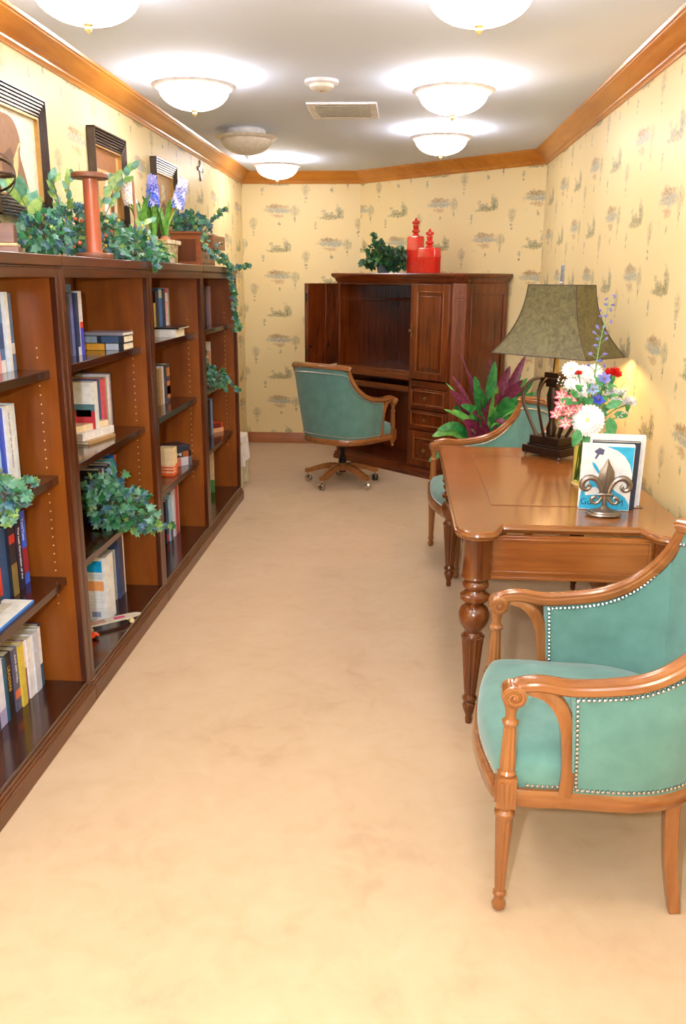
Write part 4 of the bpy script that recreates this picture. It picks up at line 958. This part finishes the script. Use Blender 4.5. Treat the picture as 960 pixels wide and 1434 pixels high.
# vase
VX, VY = .785, 3.60
def glass(name, c, rough=0.02):
    m, nt, b = newmat(name); b.inputs['Base Color'].default_value = (*srgb(c), 1); b.inputs['Transmission Weight'].default_value = 1; b.inputs['Roughness'].default_value = rough; b.inputs['IOR'].default_value = 1.3
    n = nt.nodes.new('ShaderNodeTexNoise'); n.inputs['Scale'].default_value = 20
    bp = nt.nodes.new('ShaderNodeBump'); bp.inputs['Strength'].default_value = .02; nt.links.new(n.outputs['Fac'], bp.inputs['Height']); nt.links.new(bp.outputs[0], b.inputs['Normal'])
    return m
t = thing('glass_vase', 'clear cylindrical glass vase of flower stems behind the upright books', 'vase', (VX, VY, TZ))
mb = MB(); mb.lathe([(.050, 0), (.052, .003), (.052, .235), (.0535, .238), (.050, .238), (.049, .235), (.049, .012), (.01, .010)], seg=36); obj('glass', mb, glass('clear_glass', '#f4faf0'), t)
mb = MB(); mb.lathe([(.01, .0105), (.0485, .0125), (.0485, .17), (.01, .1705)], seg=36); obj('water', mb, glass('vase_water', '#e8f0b8'), t)
# flowers
LG = leafmat('#3c8c4c', '#5cac6c'); SG = plain('#5c9038', .5)
def stemmed(name, label, cat, p, group, seed):
    p = V(p); base = V((VX, VY, TZ+.02)); t = thing(name, label, cat, tuple(p), group=group)
    r = random.Random(seed); a = base+V((r.uniform(-.03, .03), r.uniform(-.03, .03), 0)); m_ = V((VX, VY, TZ+.24))+V(((p.x-VX)*.25, (p.y-VY)*.25, 0))
    m_.x = VX+max(-.03, min(.03, m_.x-VX)); m_.y = VY+max(-.03, min(.03, m_.y-VY))
    mb = MB(); mb.tube([q_-p for q_ in smooth([a, (a+m_)/2, m_, (m_+p)/2+V((0, 0, .02)), p], 4)], .0022, 6); obj('stem', mb, SG, t)
    return t
def daisy(p, R, c, label, group, n=22, nrm_=(-.35, -.9, .25), rings=3, seed=1, cc='#f0e8a0', name='daisy'):
    t = stemmed(name, label, 'flower', p, group, seed); mb = MB(); nn = V(nrm_).normalized(); o1 = nn.orthogonal().normalized()
    for q in range(rings):
        for i in range(n-4*q):
            d = o1.copy(); d.rotate(Matrix.Rotation(2*PI*i/(n-4*q)+q*.15, 3, nn)); mb.leaf(nn*.003*q, d+nn*(.1+.28*q), nn, R*(1-.17*q), PETAL)
    obj('petals', mb, plain(c, .55), t)
    mb = MB(); mb.sph(tuple(nn*.010), R*.14, 10, 6); obj('centre', mb, plain(cc, .6), t)
def carnation(p, R, c, label, group, seed=1, name='carnation'):
    t = stemmed(name, label, 'flower', p, group, seed); r = random.Random(seed); mb = MB()
    for i in range(60):
        d = V((r.gauss(0, 1), r.gauss(0, 1), abs(r.gauss(0, 1))*.8+.1)).normalized(); mb.leaf((0, 0, 0), d, V((r.uniform(-1, 1), r.uniform(-1, 1), r.uniform(-1, 1))), R*r.uniform(.8, 1.1), [(0, 0), (.5, .15), (.9, .35), (1, .15), (.92, 0), (1, -.15), (.9, -.35), (.5, -.15)])
    obj('petals', mb, plain(c, .6), t)
    mb = MB(); mb.lathe([(.004, -R*.9), (R*.3, -R*.4), (R*.34, 0)], seg=10); obj('calyx', mb, LG, t)
def lily(p, R, c, c2, label, group, nrm_, seed=1, name='lily'):
    t = stemmed(name, label, 'flower', p, group, seed); nn = V(nrm_).normalized(); o1 = nn.orthogonal().normalized(); mb = MB(); mb2 = MB()
    for i in range(6):
        d = o1.copy(); d.rotate(Matrix.Rotation(2*PI*i/6+seed, 3, nn)); mb.leaf((0, 0, 0), d*.8+nn*.6, nn, R, OVAL); mb.leaf(nn*.001, d*.8+nn*.63, nn, R*.8, THIN, 1)
        mb2.tube([(0, 0, 0), tuple(nn*R*.7+d*R*.15)], .0007, 4)
    obj('petals', mb, [plain(c, .5), plain(c2, .5)], t); obj('stamens', mb2, plain('#c89040', .5), t)
G = 'flowers in the glass vase'
daisy((.765, 3.52, 1.050), .066, '#fafaff', 'large white daisy mum at the front of the bouquet', G, 26)
for i, (p, s_) in enumerate([((.655, 3.52, 1.11), 1), ((.69, 3.53, 1.08), 2), ((.645, 3.55, 1.065), 3), ((.705, 3.56, 1.13), 4), ((.675, 3.50, 1.035), 5), ((.725, 3.55, 1.09), 6), ((.665, 3.58, 1.14), 7)]):
    lily(p, .034, '#f07088', '#fbe4dc', 'pink and white lily in the cluster at the left of the bouquet', 'pink lilies', (-.5, -.8, .3+.2*(i % 3)), s_)
for i, (p, R, w) in enumerate([((.70, 3.62, 1.245), .038, 'white daisy at the upper left of the bouquet'), ((.745, 3.60, 1.235), .036, 'white daisy at the top middle of the bouquet'), ((.80, 3.64, 1.235), .036, 'white daisy right of the tall blue stalk'), ((.735, 3.57, 1.185), .032, 'white daisy just below the top of the bouquet'), ((.70, 3.60, 1.19), .028, 'small white daisy above the pink lilies')]):
    daisy(p, R, '#fafaff', w, G, 16, (-.3, -.9, .5), 2, i+20)
carnation((.868, 3.60, 1.225), .036, '#e01c14', 'red carnation at the upper right of the bouquet', G, 31)
carnation((.722, 3.565, 1.232), .016, '#d83030', 'tiny red blossom among the white daisies', G, 32)
for i, (p, w) in enumerate([((.905, 3.60, 1.145), 'rightmost white carnation in the bouquet'), ((.945, 3.62, 1.105), 'white carnation drooping at the far right of the bouquet'), ((.87, 3.62, 1.15), 'white carnation below the red one'), ((.84, 3.62, 1.185), 'white carnation beside the blue iris'), ((.765, 3.56, 1.20), 'small white carnation above the pale blue iris'), ((.885, 3.58, 1.115), 'white carnation over the green leaves at the right of the bouquet'), ((.735, 3.55, 1.145), 'white carnation between the pink lilies and the pale blue iris')]):
    carnation(p, .027 if i != 1 else .034, '#ffffff', w, G, 40+i)
for i, (p, c, w) in enumerate([((.81, 3.56, 1.125), '#3c50d0', 'deep blue iris in the middle of the bouquet'), ((.785, 3.57, 1.165), '#a8c4f0', 'pale blue iris left of the deep blue one'), ((.83, 3.58, 1.21), '#7c84d8', 'violet blue blossom under the red carnation')]):
    lily(p, .034, c, c, w, G, (-.2, -.8, .6), 50+i, 'iris')
t = stemmed('delphinium', 'tall blue delphinium stalk rising above the bouquet', 'flower', (.80, 3.62, 1.25), G, 60)
mb = MB(); P_ = smooth([(0, 0, -.01), (.008, 0, .10), (.022, .0, .19), (.03, 0, .27)], 4); mb.tube(P_, .0032, 6, scale=[1-.05*i for i in range(len(P_))]); mb2 = MB(); r = random.Random(4)
for i in range(22):
    f = i/21; b_ = P_[min(len(P_)-1, int(f*(len(P_)-1)))]; a = i*2.4; L_ = .035*(1-.35*f); e = b_+V((math.cos(a)*L_, math.sin(a)*L_*.8, .022)); mb.tube([b_, e], .001, 4)
    mb2.sph(tuple(e), .0065*(1-.3*f), 7, 5)
    for q in range(3): mb2.leaf(e, (r.uniform(-1, 1), r.uniform(-1, 1), r.uniform(-.5, 1)), (0, -1, 0), .012, OVAL)
obj('stalk', mb, plain('#7cb070', .5), t); obj('buds', mb2, plain('#7878cc', .5), t)
# greenery filler
t = thing('flower_foliage', 'green leaves and white filler sprigs inside the bouquet', 'foliage', (VX, VY, TZ+.24))
mb = MB(); r = random.Random(9)
for (x, y, z, L_, dx, dz) in ((.74, 3.52, 1.02, .085, -.35, -.9), (.69, 3.53, 1.06, .05, -1, -.6), (.83, 3.53, .995, .07, .9, -.2), (.86, 3.56, 1.06, .09, .2, -1), (.84, 3.56, 1.10, .07, .7, .3), (.70, 3.52, 1.12, .06, -.7, .2), (.80, 3.5, .99, .09, .8, -.3), (.78, 3.54, .99, .07, -.2, -.6), (.88, 3.58, 1.07, .06, 1, -.1), (.72, 3.53, 1.14, .05, -.5, .5), (.84, 3.55, 1.0, .08, .4, -.3), (.865, 3.60, 1.20, .04, -.2, -.8)):
    mb.leaf((x-VX, y-VY, z-TZ-.24), (dx, -.2, dz), (0, -1, .2), L_, OVAL)
for i in range(46): mb.leaf((r.uniform(-.05, .07), r.uniform(-.06, .03), r.uniform(.0, .2)), (r.uniform(-1, 1), r.uniform(-1, .2), r.uniform(-.4, 1)), (0, -1, .3), r.uniform(.03, .06), THIN if i % 2 else OVAL)
obj('leaves', mb, LG, t)
mb = MB()
for i in range(60):
    e = V((r.uniform(-.13, .16), r.uniform(-.05, .05), r.uniform(.05, .21))); mb.tube([e*.3, e], .0008, 4)
    for q in range(4): mb.sph(tuple(e+V((r.uniform(-.012, .012), r.uniform(-.012, .012), r.uniform(-.012, .012)))), .003, 6, 4, mi=1)
obj('filler_sprigs', mb, [SG, plain('#f4f0f8', .6)], t)

# desk books
BKY = 3.165
def deskbook(y, w, h, d, c, label, x=.865, **k):
    o = book((x, y, TZ), w, h, d, c, label, 'books held on the desk', **k); return o
o = deskbook(BKY, .028, .252, .185, '#f4f6fc', 'book with a sky blue and white cover, foremost behind the ornament bookend', bands=[(0, .45, '#28406c'), (.5, .58, '#40507c'), (.6, 1, '#d8a898')])
o.rotation_euler = (math.radians(4), 0, math.radians(-6))
mb = MB(); R = Matrix(((1, 0, 0), (0, 0, -1), (0, 1, 0)))
def cov(pts, mi, e=.0012): mb.prism([(-.185+x*.185, y*.252) for x, y in pts], 0, e, mi, R=R)
cov([(.45, .98), (.99, .98), (.99, .58), (.93, .72), (.82, .84), (.68, .92)], 0)
cov([(0.01, 0.01), (.99, .01), (.99, .1), (.86, .26), (.72, .34), (.62, .42), (.52, .4), (.42, .52), (.2, .5), (.16, .40), (.03, .28)], 0)
cov([(.1, .30), (.3, .36), (.42, .30), (.36, .24), (.12, .22)], 1, .0014); cov([(.52, .42), (.70, .30), (.93, .20), (.97, .3), (.7, .46)], 1, .0014)
cov([(.22, .90), (.32, .96), (.42, .93), (.40, .85), (.33, .86), (.27, .78), (.24, .80), (.28, .86)], 2, .0014); cov([(.2, .74), (.26, .72), (.38, .58), (.34, .56), (.22, .68)], 0, .0014)
obj('cover_picture', mb, [plain('#38b8e8', .35), plain('#f4f8fc', .35), plain('#5c5c80', .4)], o)
MT = Matrix.Rotation(PI/2, 4, 'X')
for s_, x in (('Gu', -.158), ('M', -.035)): text(s_, .034, plain('#1c4c74', .4), Matrix.Translation((x, -.0016, .030)) @ MT, o)
for yy, w, h, d, c, lb, bands in ((.034, .024, .258, .17, '#28344c', 'dark navy book, second behind the ornament bookend', []), (.060, .026, .266, .19, '#e8ecf4', 'white book with blue spine marks, third behind the ornament bookend', [(0, .55, '#5c9cc8'), (.35, .42, '#3c3c98')]), (.088, .03, .272, .20, '#f6f4fa', 'tallest white book at the back of the desk row', [(0, .4, '#8cbcd8')])):
    b_ = deskbook(BKY+yy, w, h, d, c, lb, x=.872+yy*.62, bands=bands); b_.rotation_euler = (math.radians(4), 0, math.radians(-6))
# fleur de lis bookend
PEW = plain('#8c8078', .3, .85, name='antique_pewter')
t = thing('bookend', 'pewter fleur-de-lis bookend on a round foot at the near end of the desk', 'bookend', (.757, 3.10, TZ), rz=-.06)
mb = MB(); mb.lathe([(.062, 0), (.065, .004), (.062, .010), (.056, .012), (.054, .017), (.044, .020), (.02, .026), (.012, .034), (.008, .036)], seg=36, R=Matrix.Diagonal((1, .62, 1)).to_3x3()); obj('foot', mb, PEW, t)
mb = MB()
pet = [(0, .215), (.012, .19), (.026, .165), (.029, .14), (.022, .115), (.012, .09), (.009, .075)]
ring = [(0, .215)]+pet[1:]+[(-x, y) for x, y in reversed(pet[1:])]
n_ = len(ring)
for sy in (-1, 1):
    mb.add([(0, sy*.013, y_) for y_ in (.15,)]+[(x, 0, y) for x, y in ring], [((0, i+1, (i+1) % n_+1) if sy < 0 else (0, (i+1) % n_+1, i+1)) for i in range(n_)])
mb.tube([(0, -.012, .19), (0, -.014, .15), (0, -.010, .08)], .0025, 6)
for sg in (-1, 1):
    mb.tube([(sg*x, 0, z) for x, _, z in [(p.x, 0, p.y) for p in smooth([(.008, .06, 0), (.016, .10, 0), (.035, .132, 0), (.062, .140, 0), (.082, .125, 0), (.083, .103, 0), (.068, .095, 0), (.056, .104, 0), (.062, .114, 0)], 4)]], .0105, 8, up=(0, 1, 0), scale=[.6+.5*math.sin(PI*min(1, i/28)) for i in range(33)])
    mb.tube([(sg*p.x, 0, p.y) for p in smooth([(.006, .082, 0), (.014, .062, 0), (.028, .046, 0), (.043, .048, 0), (.046, .062, 0), (.036, .068, 0), (.031, .062, 0)], 4)], .0065, 8, up=(0, 1, 0))
mb.tube([(-.026, 0, .078), (0, -.006, .080), (.026, 0, .078)], .007, 8); mb.tube([(0, 0, .03), (0, 0, .085)], .008, 8)
obj('fleur', mb, PEW, t)

# ------------------------------------------------------------------ armoire
AR = math.radians(-43.5); AP = (.385, 6.83)
t = thing('armoire', 'dark mahogany corner computer armoire with an open folding door', 'armoire', (AP[0], AP[1], 0), rz=AR)
ARM = t
AW, AD, AZ = 1.33, .60, 1.61; CH = .07
foot = [(CH, CH), (CH, AD), (-AW, AD), (-AW, 0), (0, 0)]
def offs(d): return [(CH+d, CH-d*.4), (CH+d, AD), (-AW-d, AD), (-AW-d, -d), (d*.4, -d)]
mb = MB(); rows = []
for d, z in ((.0, 1.575), (.006, 1.580), (.010, 1.590), (.014, 1.600), (.024, 1.612), (.034, 1.620), (.038, 1.628), (.040, 1.642), (.034, 1.650)): rows.append([(x, y, z) for x, y in offs(d)])
mb.grid(rows[::1], closed=True); mb.add(rows[-1], [tuple(range(5))]); mb.add(rows[0], [tuple(range(4, -1, -1))]); obj('cornice', mb, W_ARM('x'), t, ang=30)
mb = MB()
for off, z0, z1 in ((.02, .0, .045), (.012, .045, .07), (.0, .07, .085)):
    mb.prism(offs(off), z0+.001, z1)
obj('plinth', mb, W_ARM('x'), t)
# carcass panels
def P(name, boxes, m=None, par=None, bevel=.002):
    mb = MB()
    for b_ in boxes: mb.box(*b_)
    return obj(name, mb, m or W_ARM('z'), par or t, bevel=bevel)
P('side_panel', [(CH-.02, CH, CH, AD, .085, 1.575)])
mb = MB()
for (y0, y1, z0, z1) in ((.125, .137, .16, 1.50), (.533, .545, .16, 1.50), (.137, .533, .16, .172), (.137, .533, 1.488, 1.50)): mb.box(CH, CH+.014, y0, y1, z0, z1)
mb.box(CH, CH+.003, .145, .525, .18, 1.48)
obj('side_moulding', mb, W_ARM('z'), t, bevel=.002)
P('side_panel', [(-AW, -AW+.022, .0, AD, .085, 1.575)])
P('back_panel', [(-AW+.022, CH-.02, AD-.015, AD, .085, 1.575)], W_ARMIN('z'))
P('partition', [(-.442, -.42, .01, AD-.015, .085, 1.575)], W_ARMIN('z'))
P('desk_shelf', [(-AW+.022, -.442, -.004, AD-.015, .84, .870), (-AW+.022, -.442, -.006, .02, .795, .84)], W_ARM('x'))
P('inner_top', [(-AW+.022, CH-.02, .01, AD-.015, 1.555, 1.574)], W_ARMIN('x'))
P('inner_shelf', [(-AW+.022, -.442, .30, AD-.015, 1.42, 1.44)], W_ARMIN('x'))
P('keyboard_tray', [(-AW+.05, -.47, .03, .45, .70, .72), (-AW+.05, -.47, .02, .04, .69, .74)], W_ARM('x'))
P('lower_panel', [(-AW+.022, -.442, .42, .44, .085, .795)], W_ARMIN('z'))
P('bottom_board', [(-AW+.022, CH-.02, .01, AD-.015, .085, .10)], W_ARMIN('x'))
P('face_stile', [(-.442, -.415, -.002, .018, .085, 1.575)]); P('face_stile', [(-.02, 0, .0, .02, .085, 1.575)]); P('face_stile', [(-AW, -AW+.035, -.003, .018, .085, 1.575)])
P('face_rail', [(-.415, -.02, .0, .018, .745, .80)], W_ARM('x')); P('face_rail', [(-.415, -.02, .0, .018, .565, .585)], W_ARM('x')); P('face_rail', [(-.415, -.02, .0, .018, .395, .415)], W_ARM('x'))
# pilaster on the chamfer
mb = MB(); Rp = Matrix.Translation((CH/2, CH/2, 0)) @ Matrix.Rotation(math.radians(45), 4, 'Z'); hw = CH*.7071
mb.box(-hw, hw, 0, .02, .085, 1.575, 0, Rp)
mb.box(-hw+.006, hw-.006, -.008, 0, .10, .16, 0, Rp)
for x in (-.024, -.008, .008, .024): mb.box(x-.004, x+.004, -.007, 0, .17, 1.43, 0, Rp)
mb.box(-hw+.004, hw-.004, -.012, 0, 1.44, 1.455, 0, Rp)
for i in range(5): mb.box(-hw+.010, hw-.010, -.010-.003*i, 0, 1.46+i*.018, 1.478+i*.018, 0, Rp)
mb.box(-hw+.002, hw-.002, -.028, 0, 1.55, 1.572, 0, Rp)
obj('pilaster', mb, wood('armoire_pilaster', '#5c2814', '#8c4824', 'z', .25, .4), t, bevel=.002)
def panel_door(x0, x1, z0, z1, par, name='door', inner=False, M=None, thick=.022):
    mb = MB(); mb.M = M or Matrix(); f = .055 if z1-z0 > .2 else .018
    y = -.001
    mb.box(x0, x1, y-.004, y+.014, z0, z1)
    for (a, b_, c, d) in ((x0, x0+f, z0, z1), (x1-f, x1, z0, z1), (x0+f, x1-f, z0, z0+f), (x0+f, x1-f, z1-f, z1)): mb.box(a, b_, y-thick, y-.004, c, d)
    o = obj(name, mb, W_ARM('z'), par, bevel=.003)
    mb = MB(); mb.M = M or Matrix(); g = f+.008
    for (a, b_, c, d) in ((x0+f, x0+g, z0+f, z1-f), (x1-g, x1-f, z0+f, z1-f), (x0+g, x1-g, z0+f, z0+g), (x0+g, x1-g, z1-g, z1-f)): mb.box(a, b_, y-thick-.002, y-.004, c, d)
    h_ = g+.028
    obj('raised_moulding', mb, wood('armoire_gold_edge', '#743a14', '#94541c', 'z', .2, .5), o, bevel=.003)
    if z1-z0 > .2:
        mb = MB(); mb.M = M or Matrix(); mb.box(x0+h_, x1-h_, y-.018, y-.004, z0+h_, z1-h_); obj('field_panel', mb, W_ARM('z'), o, bevel=.004)
    return o
d_ = panel_door(-.412, -.022, .815, 1.565, t)
mb = MB(); mb.lathe([(.005, 0), (.005, .012), (.014, .018), (.013, .026), (.003, .03)], (-.405, -.024, 1.20), 14, R=Matrix.Rotation(PI/2, 3, 'X')); mb.box(-.412, -.398, -.027, -.024, 1.15, 1.25); obj('handle', mb, BRASS, d_)
for z0, z1 in ((.590, .740), (.420, .560)):
    o = panel_door(-.412, -.022, z0, z1, t, 'drawer')
    mb = MB(); mb.lathe([(.006, 0), (.005, .012), (.016, .018), (.015, .026), (.003, .032)], (-.217, -.024, (z0+z1)/2), 16, R=Matrix.Rotation(PI/2, 3, 'X')); obj('knob', mb, BRASS, o)
d_ = panel_door(-.412, -.022, .095, .390, t)
mb = MB(); mb.lathe([(.006, 0), (.005, .012), (.016, .018), (.015, .026), (.003, .032)], (-.217, -.024, .24), 16, R=Matrix.Rotation(PI/2, 3, 'X')); obj('knob', mb, BRASS, d_)
# open folding door, two leaves hinged at the left front corner
def w2l(p):
    d = V((p[0]-AP[0], p[1]-AP[1])); c, s_ = math.cos(-AR), math.sin(-AR); return V((d.x*c-d.y*s_, d.x*s_+d.y*c))
hinge = w2l((-.585, 7.735)); 
def leafdoor(a, ang, w, flip):
    # ang world direction of the leaf, a local start
    la = math.radians(ang)-AR
    M = Matrix.Translation((a.x, a.y, 0)) @ Matrix.Rotation(la, 4, 'Z')
    if flip: M = M @ Matrix.Translation((w, 0, 0)) @ Matrix.Rotation(PI, 4, 'Z')
    o = panel_door(0.002, w-.002, .875, 1.565, t, 'folding_door_leaf', M=M)
    mb = MB(); mb.M = Matrix.Translation((a.x, a.y, 0)) @ Matrix.Rotation(la, 4, 'Z')
    for z in (1.0, 1.45): mb.lathe([(.007, -.035), (.007, .035)], (w, 0, z), 10)
    mb.lathe([(.005, 0), (.005, .012), (.014, .018), (.013, .026), (.003, .03)], (w-.03, .0, 1.05), 12, R=Matrix.Rotation(-PI/2, 3, 'X'))
    obj('hinge', mb, plain('#241c18', .4, .8), o)
    return V((a.x+w*math.cos(la), a.y+w*math.sin(la)))
e1 = leafdoor(hinge, 250, .25, False)
e2 = leafdoor(e1, 243, .28, False)
# things on the armoire
def a2w(x, y, z): 
    c, s_ = math.cos(AR), math.sin(AR); return (AP[0]+x*c-y*s_, AP[1]+x*s_+y*c, z)
az = 1.651
o0 = a2w(-1.03, .27, az)
def rel(x, y, z): return a2w(x, y, az+z)
t = thing('potted_ivy', 'dark green bushy ivy in a small pot on top of the armoire', 'plant', o0)
mb, st, mats = foliage(random.Random(31), [(*rel(-1.0, .27, .12), .14, .12, .09, 280), (*rel(-.88, .27, .12), .10, .10, .09, 170), (*rel(-1.12, .27, .17), .08, .07, .09, 110), (*rel(-1.2, .27, .08), .08, .06, .04, 40)], [[rel(-1.1, .27, .15), rel(-1.13, .27, .25), rel(-1.16, .27, .33)], [rel(-1.15, .27, .05), rel(-1.22, .26, .06), rel(-1.27, .25, .10)], [rel(-1.05, .27, .2), rel(-1.08, .27, .28)]], o0, .045)
mats = [leafmat('#143c1c', '#245c28'), leafmat('#1c4c30', '#2c6c44'), leafmat('#3c7030', '#5c9444'), leafmat('#14342c', '#245044')]
obj('leaves', mb, mats, t); obj('stems', st, STEM, t)
mb = MB(); mb.lathe([(.05, 0), (.065, .07), (.068, .075), (.062, .08), (.055, .07), (.01, .065)], seg=24); obj('pot', mb, plain('#5c6c74', .5), t)
RED = plain('#d8281c', .15, coat=.6, name='red_glazed_ceramic')
def bottle(loc, w, d, h, hl, label):
    t = thing('red_bottle', label, 'bottle', loc, rz=AR, group='red ceramic bottles on the armoire')
    a, b_ = w/2, d/2
    def rr(s_, z): 
        o_ = []
        for (sx, sy, a0) in ((1, 1, 0), (-1, 1, 90), (-1, -1, 180), (1, -1, 270)):
            for q in range(4):
                an = math.radians(a0+q*30); o_.append((sx*(a*s_-.012)+.012*math.cos(an), sy*(b_*s_-.012)+.012*math.sin(an), z))
        return o_
    mb = MB(); R_ = [rr(.96, 0), rr(1, .006), rr(1, h-hl-.012), rr(1.03, h-hl-.008), rr(1.03, h-hl)]
    mb.grid(R_, closed=True); mb.add(R_[0], [tuple(range(15, -1, -1))]); mb.add(R_[-1], [tuple(range(16))]); obj('body', mb, RED, t)
    mb = MB(); R_ = [rr(1.03, h-hl+.0005), rr(1.03, h-hl+.010), rr(1, h-hl+.014), rr(1, h-.018), rr(.9, h-.004), rr(.55, h)]
    mb.grid(R_, closed=True); mb.add(R_[0], [tuple(range(15, -1, -1))]); mb.add(R_[-1], [tuple(range(16))]); o = obj('lid', mb, RED, t)
    mb = MB(); mb.lathe([(.028, h), (.030, h+.008), (.018, h+.018), (.034, h+.032), (.034, h+.042), (.020, h+.052), (.024, h+.062), (.008, h+.072)], seg=20)
    for i in range(5):
        an = PI*2*i/5+PI/2; mb.sph((.028*math.cos(an), 0, h+.098+.028*math.sin(an)), .014, 8, 6)
    mb.sph((0, 0, h+.098), .012, 8, 6); mb.tube([(.024*math.cos(q), 0, h+.098+.024*math.sin(q)) for q in [PI*2*i/20 for i in range(20)]], .005, 6, closed=True, up=(0, 1, 0)); mb.sph((0, 0, h+.136), .009, 8, 5)
    obj('finial', mb, RED, o)
bottle(a2w(-.725, .34, az), .145, .07, .305, .115, 'tall red ceramic bottle with a pierced finial, beside the ivy on the armoire')
bottle(a2w(-.405, .16, az), .19, .08, .20, .075, 'shorter red ceramic jar with a pierced finial, in front of the tall one')

# ------------------------------------------------------------------ ti plant behind the second chair
PB = V((.56, 5.80, 0))
t = thing('ti_plant', 'potted plant with long green and burgundy leaves between the armoire and the far armchair', 'plant', tuple(PB))
mb = MB(); mb.lathe([(.11, 0), (.115, .01), (.145, .27), (.155, .275), (.155, .30), (.14, .30), (.135, .27), (.02, .265)], seg=32); obj('pot', mb, plain('#5c4030', .5), t)
mb = MB(); mb.lathe([(.132, .25), (.134, .268), (.01, .275)], seg=24); obj('soil', mb, plain('#3c2a1c', .9), t)
mb = MB()
for (x, y) in ((0, 0), (.05, .03), (-.05, .02), (.1, -.02)): mb.tube(smooth([(x*.5, y, .26), (x*.8, y, .45), (x, y, .62)], 3), .009, 8)
obj('cane', mb, plain('#6c5838', .7), t)
LV = [ # base (x,y,z) , tip, width, material 0 green 1 burgundy 2 pale
 ((-.05, 0, .52), (-.31, -.06, .62), .045, 0), ((-.05, 0, .50), (-.34, -.02, .57), .05, 2), ((-.06, 0, .46), (-.36, -.05, .40), .055, 0), ((-.03, -.03, .44), (-.24, -.10, .36), .06, 2),
 ((-.02, 0, .58), (-.20, -.05, .78), .045, 0), ((0, -.02, .55), (-.16, -.1, .71), .05, 0), ((0, 0, .6), (-.07, 0, .98), .05, 0), ((.02, 0, .62), (.06, .0, 1.08), .05, 0), ((0, .02, .6), (-.12, 0, 1.02), .03, 1), ((-.02, 0, .6), (-.22, .0, .98), .025, 1),
 ((.05, 0, .62), (.16, 0, 1.05), .055, 1), ((.08, 0, .6), (.26, 0, 1.12), .045, 1), ((.04, .02, .6), (.03, .05, 1.10), .03, 1), ((.06, -.02, .5), (.14, -.06, .86), .075, 1), ((.02, -.04, .42), (-.04, -.12, .72), .075, 1), ((0, -.04, .40), (-.14, -.12, .70), .07, 1), ((.06, -.05, .42), (.06, -.14, .64), .07, 1), ((-.02, -.03, .38), (-.02, -.13, .6), .06, 1),
 ((.05, -.05, .44), (.16, -.12, .58), .04, 2), ((.03, -.05, .42), (.0, -.14, .56), .035, 2), ((.1, 0, .6), (.34, .0, .88), .05, 0), ((.1, 0, .55), (.36, -.03, .80), .05, 0), ((.08, 0, .62), (.24, .02, 1.0), .045, 0), ((-.04, 0, .35), (-.30, -.04, .22), .035, 0), ((-.04, .05, .3), (-.27, .0, .12), .03, 2),
 ((-.03, .02, .6), (-.26, .04, .93), .012, 2), ((-.01, .02, .62), (-.17, .04, 1.14), .010, 1), ((-.02, 0, .56), (-.27, -.04, .76), .02, 2), ((0.1, 0, .5), (.3, -.06, .6), .05, 0), ((.08, .0, .45), (.2, -.1, .5), .05, 1)]
rg = random.Random(12)
for i in range(34):
    an = rg.uniform(0, 2*PI); l_ = rg.uniform(.12, .30); LV.append(((rg.uniform(-.03, .07), rg.uniform(-.05, -.01), rg.uniform(.5, .66)), (l_*math.cos(an)+.02, .3*l_*math.sin(an)-.12, rg.uniform(.62, 1.02)), rg.uniform(.03, .055), rg.choice((0, 0, 1, 2, 1))))
mb = MB()
for (a, b_, w, mi) in LV:
    a, b_ = V(a), V(b_); mid = (a+b_)/2+V((0, 0, .04+.03*(b_.z < .7))); P_ = smooth([a, mid, b_], 6)
    mb.strip(P_, lambda f, w=w: .72*w*max(.02, math.sin(PI*min(1, .08+f*.92))**.8), (.2, -1, .5), mi, .25)
obj('leaves', mb, [leafmat('#1c6a34', '#3c9444'), leafmat('#5c1838', '#84304c'), leafmat('#4c9c3c', '#78b858')], t)

# ------------------------------------------------------------------ camera, lights
cam = bpy.data.cameras.new('camera'); co = bpy.data.objects.new('camera', cam); col.objects.link(co)
f_, yaw, pit, rol = 1194.7, .0665, -.266532, .00723
fw = V((-math.sin(yaw)*math.cos(pit), math.cos(yaw)*math.cos(pit), math.sin(pit))); rt = V((math.cos(yaw), math.sin(yaw), 0)); up_ = rt.cross(fw)
r2 = rt*math.cos(rol)+up_*math.sin(rol); u2 = -rt*math.sin(rol)+up_*math.cos(rol)
M = Matrix((r2, u2, -fw)).transposed().to_4x4(); M.translation = V((0, 0, 1.6)); co.matrix_world = M
cam.sensor_fit = 'VERTICAL'; cam.sensor_height = 36; cam.lens = f_/1434*36; cam.clip_start = .05
sc.camera = co
def light(kind, name, loc, e, c, size=.05):
    l = bpy.data.lights.new(name, kind); l.energy = e; l.color = c
    if kind == 'POINT': l.shadow_soft_size = size
    o = bpy.data.objects.new(name, l); col.objects.link(o); o.location = loc; return o
light('POINT', 'camera_flash', (-.18, -.02, 1.66), 140, (.86, .93, 1.0), .03)
w = bpy.data.worlds.new('world'); sc.world = w; w.use_nodes = True
w.node_tree.nodes['Background'].inputs[0].default_value = (1, .95, .88, 1); w.node_tree.nodes['Background'].inputs[1].default_value = .1
vs = sc.view_settings; sc.display_settings.display_device = 'sRGB'; vs.view_transform = 'Standard'; vs.look = 'None'; vs.gamma = 1; vs.exposure = .28; vs.use_curve_mapping = False
